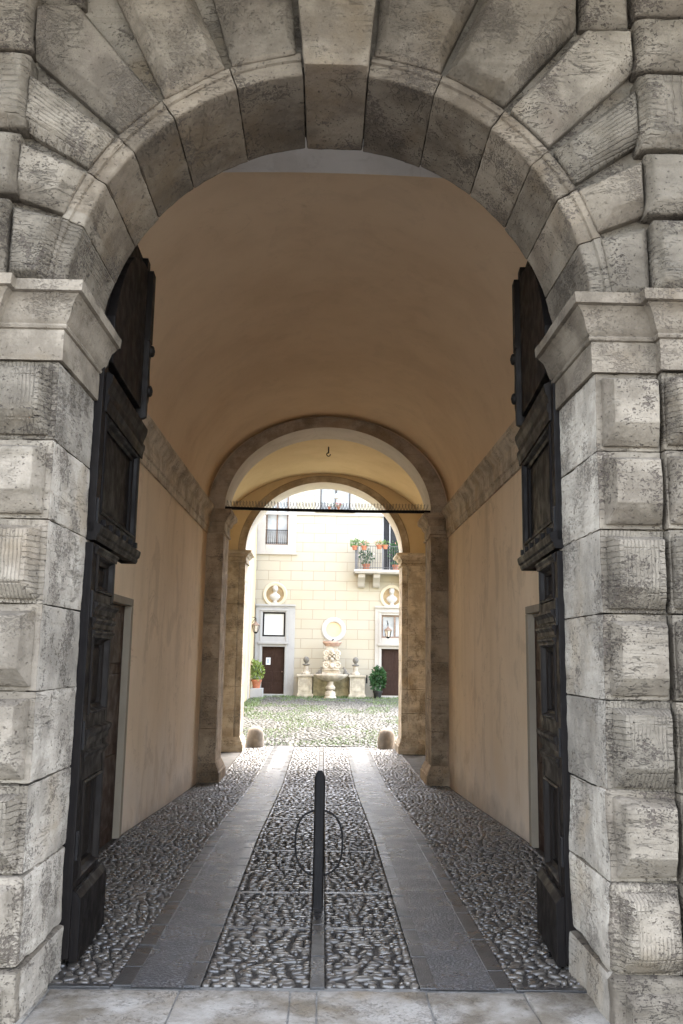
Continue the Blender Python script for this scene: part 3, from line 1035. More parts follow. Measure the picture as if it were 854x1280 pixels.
# ceiling hook
mb = MB()
mb.tube([(0.03, 16.5, 4.09), (0.03, 16.5, 3.84)], 0.012, 6)
mb.tube([(0.03 + .035 * math.cos(a), 16.5, 3.82 + .035 * math.sin(a)) for a in np.linspace(PI / 2, PI * 2.1, 10)], 0.01, 5)
tag(mb.build('ceiling_hook', RUST, None, smooth=0.7, origin=(0.03, 16.5, 3.8)), 'small dark iron hook hanging from the yellow vault between the two inner archways', 'hook')

# ------------------------------------------------------------------ floor
mb = MB()
sheet(mb, -60, 60, -60, 4.3, -0.03, 10)
struct(mb.build('street', STREETM))
mb = MB()
sheet(mb, -2.4, 2.4, 4.0, 20.2, -0.003)
struct(mb.build('passage_floor', GROUT))
mb = MB()
sheet(mb, -30, 30, 20.15, 60, -0.02, 1.0)
struct(mb.build('courtyard_ground', YARD))

# marble threshold slabs
mb = MB()
xs = [-2.0, -1.36, -0.70, -0.135, 0.0, 0.56, 1.06, 1.45, 2.0]
for i in range(len(xs) - 1):
    dy = random.uniform(-.012, .012)
    mb.box(xs[i] + .003, xs[i + 1] - .003, 3.95, 4.845 + dy, -1.80, -1.692 + random.uniform(-.003, .003))
struct(mb.build('threshold', SLABM, None, smooth=0.7, bevel=0.01, rough=(0.06, 0.006, 7.0)))
mb = MB()
sheet(mb, -2.0, 2.0, 3.9, 4.9, 0.001)
struct(mb.build('threshold_mortar', STREETM))

# wheel tracks and their border stones
mb = MB()
for a, b in ((-.93, -.66), (.63, .915)):
    sheet(mb, a - .06, b + .03, 4.86, 20.15, 0.012, 0.3)
struct(mb.build('wheel_track', TRACK))
mb = MB()


def slab_row(x0, x1, y0, y1, l0, l1, dz=0.016):
    y = y0
    while y < y1:
        l = min(random.uniform(l0, l1), y1 - y)
        z = zf(y + l / 2) + dz + random.uniform(-.001, .001)
        t = (zf(y + l) - zf(y)) / 2
        mb.hexa([(x0, y + .008, z - t - .06), (x1, y + .008, z - t - .06), (x1, y + l - .008, z + t - .06), (x0, y + l - .008, z + t - .06),
                 (x0, y + .008, z - t), (x1, y + .008, z - t), (x1, y + l - .008, z + t), (x0, y + l - .008, z + t)])
        y += l


for a, b in ((-1.05, -.955), (-.685, -.60), (.535, .62), (.93, 1.02)):
    slab_row(a, b, 4.87, 20.1, .28, .62)
slab_row(-.036, .04, 4.87, 20.1, .4, .8)
CROSS = [5.95, 6.85, 8.35, 10.4, 11.6, 13.0, 14.4, 16.0, 17.6]
for y in CROSS:
    for a, b in ((-.598, -.04), (.044, .533)):
        x = a
        while x < b - .05:
            w = min(random.uniform(.16, .3), b - x)
            mb.box(x, x + w - .006, y - .026, y + .026, zf(y) - .05, zf(y) + .007 + random.uniform(-.002, .002))
            x += w
for a, b in ((-1.95, -1.05), (1.02, 2.03)):
    mb.box(a + .01, b - .01, 4.86, 4.90, -1.76, -1.685)
struct(mb.build('border_stones', KERB, None, bevel=0.003))


def cobbles(name, mat, regions, seg=9, seed=1):
    """regions: (x0, x1, y0, y1, stone width, stone length, height)"""
    rng = np.random.default_rng(seed)
    V_, F_, T_ = [], [], []
    base = 0
    for (x0, x1, y0, y1, lx, ly, h) in regions:
        ny = max(1, int(round((y1 - y0) / ly)))
        for r in range(ny):
            yc = y0 + (r + .5) * (y1 - y0) / ny
            x = x0 - rng.uniform(0, lx * .6)
            while x < x1:
                w = lx * rng.choice([rng.uniform(.5, .85), rng.uniform(.8, 1.3), rng.uniform(1.2, 1.75)], p=[.3, .45, .25])
                cx = min(max(x + w / 2, x0 + .02), x1 - .02)
                l = ly * rng.uniform(.7, 1.3)
                cy = yc + rng.uniform(-.32, .32) * ly
                rx, ry = w * .435, l * .45
                rx = min(rx, cx - x0 + .004, x1 - cx + .004)
                x += w
                if rx < .012:
                    continue
                an = np.linspace(0, 2 * PI, seg, endpoint=False)
                e = rng.uniform(.6, 1.15)
                ca, sa = np.cos(an), np.sin(an)
                px = np.sign(ca) * np.abs(ca) ** e * rng.uniform(.82, 1.08, seg)
                py = np.sign(sa) * np.abs(sa) ** e * rng.uniform(.78, 1.1, seg)
                rot = rng.normal(0, .42)
                tx, ty = rng.normal(0, .07, 2)
                hh = h * rng.uniform(.7, 1.25)
                rings = []
                for sc, zz in ((1.0, -.45), (.97, .35), (.84, .80), (.52, .97), (.03, 1.0)):
                    qx, qy = px * rx * sc, py * ry * sc
                    X = cx + qx * math.cos(rot) - qy * math.sin(rot)
                    Y = cy + qx * math.sin(rot) + qy * math.cos(rot)
                    Z = zf(cy) + hh * zz + (qx * tx + qy * ty) * (zz > 0)
                    rings.append(np.stack([X, Y, np.broadcast_to(Z, X.shape)], 1))
                V_.append(np.concatenate(rings))
                k = len(rings)
                for a in range(k - 1):
                    for i in range(seg):
                        j = (i + 1) % seg
                        F_.append((base + a * seg + i, base + a * seg + j, base + (a + 1) * seg + j, base + (a + 1) * seg + i))
                F_.append(tuple(base + (k - 1) * seg + i for i in range(seg)))
                T_.append(np.full(k * seg, rng.beta(1.6, 2.2)))
                base += k * seg
    me = bpy.data.meshes.new(name)
    me.from_pydata(np.concatenate(V_).tolist(), [], F_)
    at = me.attributes.new('tone', 'FLOAT', 'POINT')
    at.data.foreach_set('value', np.concatenate(T_).astype(np.float32))
    me.shade_smooth()
    me.materials.append(mat)
    o = bpy.data.objects.new(name, me)
    C.objects.link(o)
    o['kind'] = 'structure'
    return o


reg = []
edges = [4.90] + CROSS + [20.05]
for i in range(len(edges) - 1):
    y0, y1 = edges[i] + (.03 if i else 0), edges[i + 1] - .03
    lx, ly = (.084, .052) if i == 0 else ((.068, .046) if i < 4 else (.064, .048))
    for a, b in ((-.598, -.04), (.044, .533)):
        reg.append((a, b, y0, y1, lx, ly, .0135))
for a, b in ((-1.93, -1.055), (1.025, 2.01)):
    reg.append((a, b, 4.92, 6.2, .066, .052, .0125))
    reg.append((a, b, 6.2, 14.35, .056, .046, .011))
reg.append((-1.66, -1.055, 14.35, 20.1, .06, .05, .010))
reg.append((1.025, 1.68, 14.35, 20.1, .06, .05, .010))
cobbles('passage_cobblestones', COB, reg, 8, 3)
cobbles('courtyard_cobblestones', COBY, [(-3.05, 5.0, 20.2, 38.6, .115, .105, .02)], 6, 5)

# ------------------------------------------------------------------ bollard
bol = thing('bollard', 'slim black iron bollard with a thin hoop standing alone on the cobbles', 'bollard', (-0.005, 6.42, -1.72))
mb = MB()
r = 0.038
prof = [(r * 1.08, -1.74), (r * 1.08, -1.70), (r, -1.695), (r, -.845), (r * .9, -.83), (r * .45, -.80), (r * .4, -.797)]
mb.lathe(-0.005, 6.42, prof, 8)
mb.build('post', IRON, bol, smooth=0.6)
mb = MB()
ring = []
for k in range(48):
    a = 2 * PI * k / 48
    e = .82
    ca, sa = math.cos(a), math.sin(a)
    ring.append((-0.005 + .165 * math.copysign(abs(ca) ** e, ca), 6.46 + .01 * sa, -1.29 + .215 * math.copysign(abs(sa) ** e, sa)))
mb.tube(ring, 0.0068, 8, closed=True)
mb.build('hoop', IRON, bol, smooth=0.8)

# guard stones at the courtyard arch
for x, y, lab in ((-1.46, 20.02, 'worn rounded guard stone at the foot of the far left pier'), (1.44, 20.06, 'worn rounded guard stone at the foot of the far right pier')):
    mb = MB().lathe(x, y, [(.19, -2.03), (.192, -1.85), (.185, -1.74), (.165, -1.65), (.12, -1.59), (.05, -1.565), (.005, -1.563)], 20)
    o = mb.build('guard_stone', BOULDER, None, smooth=0.9, rough=(0.07, 0.016, 5.0), origin=(x, y, -2.0))
    tag(o, lab, 'guard stone', 'guard stones of the courtyard arch')

# ------------------------------------------------------------------ courtyard house
YH = 40.0
HOUSE = thing('courtyard_house', 'cream courtyard house front with block joints, two stone doorways, round niches and a balcony', 'house', (0, YH, -1.79))
OPEN = {'winUL': (-2.74, -1.71, 4.99, 7.9), 'winC': (-.27, 1.13, 6.66, 8.2), 'bdoor': (2.6, 3.75, 3.92, 6.75), 'tL': (-2.75, -1.73, .83, 1.92),
        'dL': (-2.74, -1.71, -1.70, .38), 'tR': (2.61, 3.81, .85, 1.87), 'dR': (2.62, 3.80, -1.70, .36),
        'nL': (-2.80, -1.66, 2.30, 3.22), 'nR': (2.50, 3.64, 2.28, 3.20), 'oc': (-.1, 1.0, .64, 1.74)}
xs = sorted({-9.0, 9.0, *[o[i] for o in OPEN.values() for i in (0, 1)]})
zs = sorted({-2.0, 8.5, *[o[i] for o in OPEN.values() for i in (2, 3)]})
mb = MB()
for i in range(len(xs) - 1):
    for j in range(len(zs) - 1):
        cx, cz = (xs[i] + xs[i + 1]) / 2, (zs[j] + zs[j + 1]) / 2
        if any(o[0] < cx < o[1] and o[2] < cz < o[3] for o in OPEN.values()):
            continue
        mb.add([(xs[i], YH, zs[j]), (xs[i + 1], YH, zs[j]), (xs[i + 1], YH, zs[j + 1]), (xs[i], YH, zs[j + 1])], [(0, 1, 2, 3)])
for k, (a, b, c, d) in OPEN.items():
    if k in ('nL', 'nR', 'oc'):
        continue
    e = YH + .35
    mb.add([(a, YH, c), (b, YH, c), (b, YH, d), (a, YH, d), (a, e, c), (b, e, c), (b, e, d), (a, e, d)], [(0, 1, 5, 4), (1, 2, 6, 5), (2, 3, 7, 6), (3, 0, 4, 7)])
mb.box(-9, 9, YH + .5, YH + .8, -2, 8.5)
mb.box(-9.2, 9.2, YH - .35, YH + .85, 8.501, 8.65)
mb.build('wall', ASHLAR, HOUSE, fixn=False)


def surround(name, a, b, c, d, w, out, mat, sill=0.0, wb=None):
    mb = MB()
    mb.box(a - w, a, YH - out, YH + .05, c - (sill or 0), d)
    mb.box(b, b + w, YH - out, YH + .05, c - (sill or 0), d)
    mb.box(a - w, b + w, YH - out, YH + .05, d + .001, d + w)
    if sill:
        mb.box(a + .001, b - .001, YH - out, YH + .05, c - sill, c - .001)
    return mb.build(name, mat, HOUSE, bevel=0.015)


def sash(a, b, c, d, name, glass, frame_mat, mull=1, fw=.06, y=None, bars=()):
    y = YH + .2 if y is None else y
    mb = MB()
    mb.box(a, a + fw, y - .04, y + .04, c, d)
    mb.box(b - fw, b, y - .04, y + .04, c, d)
    mb.box(a + fw, b - fw, y - .04, y + .04, c, c + fw)
    mb.box(a + fw, b - fw, y - .04, y + .04, d - fw, d)
    for k in range(1, mull + 1):
        x = a + (b - a) * k / (mull + 1)
        mb.box(x - fw * .6, x + fw * .6, y - .035, y + .035, c + fw, d - fw)
    for z in bars:
        mb.box(a + fw, b - fw, y - .03, y + .03, z - fw * .4, z + fw * .4)
    w = mb.build(name, frame_mat, HOUSE)
    MB().box(a + fw * .5, b - fw * .5, y + .001, y + .012, c + fw * .5, d - fw * .5).build('pane', glass, w)
    return w


# upper left window with its pale surround and railing
surround('window_surround', -2.74, -1.71, 4.99, 7.9, .38, .05, TRIM, .36)
MB().box(-3.22, -1.27, YH - .09, YH + .04, 4.54, 4.63).build('window_ledge', TRIM, HOUSE)
w = sash(-2.73, -1.72, 5.0, 7.89, 'window', GLASS, COPPER, 1, .06)
mb = MB()
for k in range(11):
    x = -2.68 + .092 * k
    mb.tube([(x, YH + .02, 5.03), (x, YH + .02, 5.66)], .011, 5)
mb.box(-2.74, -1.71, YH + .005, YH + .035, 5.65, 5.68)
mb.box(-2.74, -1.71, YH + .005, YH + .035, 5.07, 5.09)
mb.build('railing', IRON, w)
# upper middle window, shaded room behind
w = sash(-.26, 1.12, 6.67, 8.19, 'window', GLASS, GREYIRON, 1, .05)
MB().box(-.5, 1.36, YH - .16, YH + .03, 6.52, 6.655).build('window_ledge', TRIM, HOUSE)
surround('window_surround', -.27, 1.13, 6.66, 8.2, .22, .04, TRIM)
MB().box(-9, 9, YH - .07, YH + .02, 6.38, 6.51).build('string_course', TRIM, HOUSE)

# balcony
mb = MB()
mb.box(1.30, 4.4, YH - .95, YH + .02, 3.74, 3.84)
mb.box(1.34, 4.36, YH - .91, YH + .02, 3.68, 3.739)
bal = mb.build('balcony', TRIM, HOUSE, bevel=0.012)
for x in (1.66, 2.34, 3.6):
    mb = MB()
    pr = [(.0, 3.679), (-.72, 3.679), (-.74, 3.6), (-.70, 3.5), (-.55, 3.42), (-.38, 3.30), (-.26, 3.14), (-.16, 3.08), (0.02, 3.08)]
    mb.loft([[(x - .15, YH + y, z) for y, z in pr], [(x + .15, YH + y, z) for y, z in pr]])
    mb.build('corbel', TRIM, bal, bevel=0.012)
mb = MB()
yr = YH - .9
for k in range(28):
    x = 1.38 + k * .108
    mb.tube([(x, yr, 3.84), (x, yr, 4.88)], .011, 5)
for k in range(8):
    y = yr + k * .11
    mb.tube([(1.38, y, 3.84), (1.38, y, 4.88)], .011, 5)
mb.box(1.36, 4.36, yr - .02, yr + .02, 4.88, 4.91)
mb.box(1.36, 1.40, yr, YH, 4.88, 4.91)
mb.box(1.36, 4.36, yr - .015, yr + .015, 3.92, 3.94)
mb.box(1.34, 1.46, yr - .05, yr + .05, 3.84, 4.9)
mb.build('railing', GREYIRON, bal)
MB().box(2.61, 3.74, YH + .28, YH + .32, 3.93, 6.74).build('balcony_door', DARK, HOUSE)
mb = MB().box(2.60, 2.68, YH + .05, YH + .3, 3.93, 6.74)
mb.box(2.95, 3.0, YH + .2, YH + .26, 3.93, 6.74)
mb.build('balcony_door_frame', TRIM_GREY, HOUSE)


# round niches and the round window
def niche(cx, cz, key, r, ring, mat_ring, depth, inner, sz=1.0):
    a, b, c, d = OPEN[key]
    n = 40
    mb = MB()
    circ = [(cx + r * math.cos(2 * PI * i / n), cz + r * math.sin(2 * PI * i / n)) for i in range(n)]
    sq = []
    for x, z in circ:
        dx, dz = x - cx, z - cz
        k = min([(b - cx) / dx if dx > 1e-6 else 1e9, (a - cx) / dx if dx < -1e-6 else 1e9, (d - cz) / dz if dz > 1e-6 else 1e9, (c - cz) / dz if dz < -1e-6 else 1e9])
        sq.append((cx + dx * k, cz + dz * k))
    for X, Z in ((a, c), (b, c), (b, d), (a, d)):
        i = min(range(n), key=lambda i: (sq[i][0] - X) ** 2 + (sq[i][1] - Z) ** 2)
        sq[i] = (X, Z)
    mb.add([(x, YH, z) for x, z in circ] + [(x, YH, z) for x, z in sq], [(i, n + i, n + (i + 1) % n, (i + 1) % n) for i in range(n)])
    plate = mb.build('niche', ASHLAR, HOUSE)
    mb = MB()
    rings = [[(cx + (x - cx) * q, YH + y, cz + (z - cz) * q) for x, z in circ] for q, y in ((1, 0), (1, depth * .4), (.9, depth * .75), (.6, depth), (.05, depth * 1.08))]
    mb.loft(rings)
    mb.build('recess', inner, plate, smooth=0.9)
    mb = MB()
    rings = []
    for q, y in ((r, .01), (r, -.05), (r + ring * .25, -.07), (r + ring * .75, -.07), (r + ring, -.04), (r + ring, .01)):
        rings.append([(cx + q * math.cos(2 * PI * i / n), YH + y, cz + q * math.sin(2 * PI * i / n)) for i in range(n)])
    mb.loft(rings, cap=False)
    mb.build('ring', mat_ring, plate, smooth=0.5)
    return plate


NICHE_IN = simple('ochre_niche_plaster', (0.30, 0.22, 0.12), 0.9, nscale=3)
niche(-2.23, 2.72, 'nL', .40, .16, PL_CREAM, .42, NICHE_IN)
niche(3.07, 2.70, 'nR', .40, .16, PL_CREAM, .42, NICHE_IN)
niche(.45, 1.18, 'oc', .35, .20, MARBLE, .22, PL_YELLOW)
# stone doorways with a square window above the door
for side, (tk, dk, x0, x1, mat) in enumerate((('tL', 'dL', -3.06, -1.30, TRIM_GREY), ('tR', 'dR', 2.31, 4.2, TRIM))):
    ta, tb, tc_, td = OPEN[tk]
    da, db, dc, dd = OPEN[dk]
    mb = MB()
    o = .07
    mb.box(x0, ta - .001, YH - o, YH + .04, -1.82, 2.10)
    mb.box(tb + .001, x1, YH - o, YH + .04, -1.82, 2.10)
    mb.box(x0, x1, YH - o, YH + .04, 2.101, 2.26)
    mb.box(ta, tb, YH - o, YH + .04, td + .001, 2.10)
    mb.box(ta, tb, YH - o, YH + .04, dd + .001, tc_ - .001)
    mb.box(x0 - .02, x1 + .02, YH - .14, YH - o - .001, 2.19, 2.27)
    mb.box(ta - .17, tb + .17, YH - .16, YH - o - .001, .50, .60)
    mb.box(ta - .12, tb + .12, YH - .12, YH - o - .002, 1.98, 2.04)
    # slim raised architrave round the door and window
    for zz0, zz1 in ((-1.8, .48), (.62, 1.97)):
        mb.box(ta - .12, ta - .03, YH - o - .025, YH - o - .001, zz0, zz1)
        mb.box(tb + .03, tb + .12, YH - o - .025, YH - o - .001, zz0, zz1)
    mb.build('doorway_surround', mat, HOUSE, bevel=0.01)
    sash(ta, tb, tc_, td, 'transom_window', GLASSW if side == 0 else GLASS, IRON if side == 0 else COPPER, 0 if side == 0 else 1, .07, YH + .06)
    mb = MB()
    mb.box(da, db, YH + .15, YH + .2, -1.80, dd)
    for z0, z1 in ((-1.62, -1.22), (-1.10, -.72), (-.60, .26)):
        for p, q in ((da + .08, (da + db) / 2 - .04), ((da + db) / 2 + .04, db - .08)):
            mb.box(p, q, YH + .135, YH + .151, z0, z1)
    dr = mb.build('door', WOOD_D, HOUSE, bevel=0.01)
    MB().sphere(((da + .12) if side else db - .12, YH + .12, -.72), .035, 6).build('handle', COPPER, dr, smooth=0.8)
    MB().box(da - .1, db + .1, YH - .18, YH + .14, -1.86, -1.71).build('door_step', mat, HOUSE, bevel=0.01)

# notice on the left door
mb = MB().box(-2.56, -2.36, YH + .118, YH + .128, -.42, -.11)
no = mb.build('paper_notice', PAPER, None, origin=(-2.46, YH + .12, -.26))
tag(no, 'white paper notice pinned to the left brown door', 'notice')
MB().box(-2.52, -2.40, YH + .113, YH + .1175, -.36, -.17).build('printed_area', PRINT, no)

# left wing of the courtyard
wing = thing('courtyard_wing', 'plain yellow side wall closing the left of the courtyard', 'wall', (-4, 30, -1.9))
MB().box(-6, -3.10, 22, YH - .4, -2.1, 6.6).build('wall', PL_YELLOW, wing)
MB().box(-3.115, -3.07, 36.9, 37.6, -2.0, 6.6).build('pilaster_strip', TRIM, wing)


# ------------------------------------------------------------------ busts in the niches
def bust(cx, z0, label, turn):
    y0 = YH + .03
    k_ = 1.16
    base = []
    n = 20
    secs = [(.10, .08, 0, -.30), (.12, .09, 0, -.28), (.07, .06, 0, -.22), (.09, .07, 0, -.19), (.15, .09, 0, -.15), (.21, .12, 0, -.08), (.22, .13, 0, -.02),
            (.18, .12, .005, .04), (.11, .09, 0, .08), (.075, .075, -.005, .11), (.072, .075, -.01, .15), (.09, .10, -.025, .18), (.105, .12, -.025, .23),
            (.11, .125, -.02, .29), (.105, .12, -.01, .34), (.08, .095, 0, .38), (.03, .04, 0, .40)]
    mb = MB()
    rings = []
    for rx, ry, oy, z in secs:
        ring = []
        for i in range(n):
            a = 2 * PI * i / n
            x, y = rx * math.cos(a), ry * math.sin(a) + oy
            if z > .15:  # nose, brow and beard on the front of the head
                front = max(0, -math.sin(a)) ** 8
                y -= front * (.035 if .2 < z < .26 else (.03 if z < .2 else .005))
                x, y = x * math.cos(turn) - y * math.sin(turn), x * math.sin(turn) + y * math.cos(turn)
            ring.append((cx + x * k_, y0 + y * 1.1, z0 + z * k_))
        rings.append(ring)
    mb.loft(rings)
    o = mb.build('marble_bust', MARBLE, None, smooth=1.2, origin=(cx, y0, z0 - .345))
    hair = MB()
    for k in range(26):
        a = random.uniform(0, PI)
        b = random.uniform(0.1, 1.2)
        hair.sphere((cx + .118 * math.cos(a) * math.cos(b), y0 + .0 + .12 * abs(math.sin(a)) * math.cos(b), z0 + .325 + .125 * math.sin(b)), .038, 5)
    hair.build('hair', MARBLE, o, smooth=1.2)
    tag(o, label, 'bust', 'marble busts in round niches')


bust(-2.23, 2.665, 'white marble bust in the round niche over the left grey doorway', .25)
bust(3.07, 2.645, 'white marble bust in the round niche under the balcony', -.3)


# ------------------------------------------------------------------ lanterns
def lantern(cx, cy, ztop, xw, label, loc_b):
    root = thing('wall_lantern', label, 'lantern', (cx, cy, ztop - .6), 'courtyard wall lanterns')
    mb = MB()
    mb.tube([loc_b, (cx, cy, ztop + .05), (cx, cy, ztop - .08)], .014, 6)
    bx, by, bz = loc_b
    mb.tube([(bx, by, bz - .25), ((bx * .5 + cx * .5), (by + cy) / 2, bz - .12), (cx, cy, ztop + .03)], .011, 6)
    mb.build('bracket', IRON, root)

    def hexring(r, z):
        return [(cx + r * math.cos(2 * PI * k / 6 + .26), cy + r * math.sin(2 * PI * k / 6 + .26), z) for k in range(6)]
    MB().loft([hexring(.03, ztop - .08), hexring(.05, ztop - .13), hexring(.19, ztop - .24), hexring(.20, ztop - .26), hexring(.17, ztop - .262)]).build('hood', COPPER, root)
    MB().loft([hexring(.145, ztop - .262), hexring(.095, ztop - .53)]).build('glass', LAMPGLASS, root)
    mb = MB()
    a, b = hexring(.155, ztop - .262), hexring(.10, ztop - .54)
    for k in range(6):
        mb.tube([a[k], b[k]], .011, 4)
        mb.tube([b[k], b[(k + 1) % 6]], .011, 4)
    mb.loft([hexring(.10, ztop - .535), hexring(.06, ztop - .59), hexring(.02, ztop - .61)])
    mb.build('cage', IRON, root)


lantern(-2.93, 38.4, 1.52, 0, 'brown glazed lantern on a bracket beside the left grey doorway', (-3.095, 38.4, 1.62))
lantern(2.85, 39.2, 1.42, 0, 'copper lantern hanging in front of the right doorway window', (2.85, 39.92, 1.62))

# ------------------------------------------------------------------ fountain
FX, FYc = .36, 39.2
fo = thing('fountain', 'carved stone wall fountain with a wide bowl on a baluster under the round white oculus', 'fountain', (FX, FYc, -1.79))
mb = MB()
mb.lathe(FX - .02, 38.75, [(.27, -1.85), (.27, -1.74), (.22, -1.70), (.24, -1.62), (.215, -1.52), (.12, -1.47), (.12, -1.44), (.20, -1.40), (.215, -1.32), (.16, -1.25), (.13, -1.20), (.13, -1.06), (.17, -1.04), (.2, -1.02)], 28)
mb.build('baluster', FOUNT, fo, smooth=0.7)
mb = MB()
mb.lathe(FX - .02, 38.75, [(.12, -1.08), (.26, -1.07), (.42, -1.02), (.60, -.94), (.70, -.87), (.735, -.83), (.75, -.80), (.74, -.775), (.70, -.77), (.66, -.80), (.4, -.90), (.02, -.93)], 40, 1.0, .62)
mb.build('bowl', FOUNT, fo, smooth=0.7)
mb = MB()
mb.box(FX - .40, FX + .46, 39.05, 39.95, -.80, -.70)
mb.box(FX - .33, FX + .38, 39.1, 39.9, -.699, -.60)
mb.loft([[(FX + .02 + sx * w, FYc + sy * w * .75, z) for sx, sy in ((-1, -1), (1, -1), (1, 1), (-1, 1))] for w, z in ((.33, -.6), (.30, -.5), (.31, -.35), (.27, -.2), (.22, -.1), (.24, 0.0), (.28, .12), (.27, .24), (.24, .36), (.27, .42))])
mb.build('pillar', FOUNT, fo, bevel=0.015)
mb = MB()
for sx in (-1, 1):
    for cz, r in ((-.38, .12), (.12, .10), (-.08, .07)):
        ring = [(FX + .02 + sx * .25 + r * math.cos(a), FYc - .22, cz + r * math.sin(a)) for a in np.linspace(0, 2 * PI, 14, endpoint=False)]
        mb.tube(ring, .045, 6, closed=True)
        mb.sphere((FX + .02 + sx * .25, FYc - .22, cz), .045, 6)
# grotesque mask: brow, cheeks, nose, gaping mouth
for p, r in (((.02, -.27, .20), .10), ((-.06, -.27, .12), .06), ((.10, -.27, .12), .06), ((.02, -.31, .07), .045), ((-.07, -.27, -.02), .06), ((.11, -.27, -.02), .06), ((.02, -.26, -.14), .09), ((.02, -.26, -.42), .12)):
    mb.sphere((FX + p[0], FYc + p[1], p[2]), r, 8)
mb.build('carved_mask', FOUNT, fo, smooth=0.8)
MB().lathe(FX + .03, FYc, [(.26, .421), (.30, .43), (.36, .50), (.40, .555), (.42, .57), (.42, .635), (.40, .65), (.02, .66)], 28, 1.0, .75).build('top_slab', PINKSTONE, fo, smooth=0.6)
MB().tube([(FX + .03, FYc - .05, .655), (FX + .03, FYc - .1, .70), (FX + .08, FYc - .22, .74), (FX + .10, FYc - .26, .70)], .025, 6).build('spout', GREYIRON, fo, smooth=0.8)

for x0, x1, side, lab in ((-1.13, -.40, 'left', 'low weathered stone pedestal left of the fountain bowl'), (1.13, 1.90, 'right', 'low weathered stone pedestal right of the fountain bowl with dark iron plate on its side')):
    root = thing('stone_pedestal', lab, 'pedestal', ((x0 + x1) / 2, 39.5, -1.79), 'pedestals flanking the fountain')
    mb = MB()
    mb.box(x0 + .06, x1 - .06, 39.12, 39.98, -1.64, -.90)
    mb.box(x0 + .14, x1 - .14, 39.10, 39.119, -1.52, -1.0)
    mb.build('block', PEDEST, root, bevel=0.012)
    MB().box(x0, x1, 39.06, 39.98, -.899, -.80).build('cap', PEDEST, root, bevel=0.02)
    MB().box(x0 + .01, x1 - .01, 39.07, 39.98, -1.84, -1.641).build('base', PEDEST, root, bevel=0.02)
    if side == 'right':
        MB().box(x1 + .002, x1 + .06, 39.1, 39.5, -1.15, -.80).build('iron_plate', IRON, root)
# back wall under the fountain, between pedestals
mb = MB().box(-.43, 1.16, 39.6, 39.98, -1.84, -.805)
MOSSY = simple('mossy_wall_stone', (0.30, 0.26, 0.15), 0.9, nscale=3, var=0.4)
tag(mb.build('fountain_wall', MOSSY, None, bevel=0.01, origin=(.36, 39.8, -1.8)), 'low mossy stone wall behind the fountain bowl between the pedestals', 'wall')
for cx, lab in ((-.74, 'grey stone ball finial on the left fountain pedestal'), (1.44, 'grey stone ball finial on the right fountain pedestal')):
    z = -.80
    root = thing('ball_finial', lab, 'finial', (cx, 39.45, z), 'ball finials beside the fountain')
    MB().lathe(cx, 39.45, [(.20, z), (.20, z + .07), (.14, z + .10), (.10, z + .2), (.12, z + .30), (.09, z + .37)], 20).build('foot', FOUNT, root, smooth=0.6)
    MB().lathe(cx, 39.45, [(.09, z + .371), (.16, z + .40), (.16, z + .43), (.06, z + .46), (.055, z + .50), (.10, z + .54), (.135, z + .62), (.12, z + .70), (.07, z + .755), (.02, z + .77)], 20).build('ball', GREYSTONE, root, smooth=0.6)
for cx, s_, lab in ((-.12, -1, 'small dark stone bird perched left of the fountain pillar'), (.98, 1, 'small dark stone bird perched right of the fountain pillar')):
    mb = MB()
    z = -.78
    mb.loft([[(cx + ox + r * math.cos(a), 39.2 + r * math.sin(a) * .8, z + h) for a in np.linspace(0, 2 * PI, 12, endpoint=False)] for ox, r, h in
             ((0, .07, -.02), (0, .09, .05), (s_ * .01, .085, .13), (s_ * -.02, .05, .19), (s_ * -.04, .055, .24), (s_ * -.06, .045, .29), (s_ * -.06, .01, .31))])
    mb.tube([(cx + s_ * .05, 39.2, z + .06), (cx + s_ * .15, 39.2, z + .02), (cx + s_ * .2, 39.2, z + .0)], [.05, .04, .015], 6)
    mb.tube([(cx - s_ * .09, 39.19, z + .26), (cx - s_ * .15, 39.18, z + .245)], [.025, .006], 6)
    tag(mb.build('stone_bird', GREYSTONE, None, smooth=0.9, origin=(cx, 39.2, z)), lab, 'bird figure', 'stone birds at the fountain')


# ------------------------------------------------------------------ plants
def leaves(mb, c, r, n, size, flat=1.0, up=0.3, hole=0.0):
    for _ in range(n):
        while True:
            p = Vector((random.uniform(-1, 1), random.uniform(-1, 1), random.uniform(-1, 1)))
            if hole < p.length < 1:
                break
        if noise.noise(Vector(c) * 3 + p * 2.2) < -.18:
            continue
        q = Vector(c) + Vector((p.x * r[0], p.y * r[1], p.z * r[2]))
        d = (p + Vector((random.gauss(0, .5), random.gauss(0, .5), up + random.gauss(0, .4)))).normalized()
        s = d.cross(Vector((random.gauss(0, 1), random.gauss(0, 1), random.gauss(0, 1)))).normalized()
        l = size * random.uniform(.6, 1.3)
        w = l * .28
        nn = s.cross(d) * l * .12
        mb.add([q, q + d * l * .5 + s * w + nn, q + d * l - nn, q + d * l * .5 - s * w + nn], [(0, 1, 2, 3)])


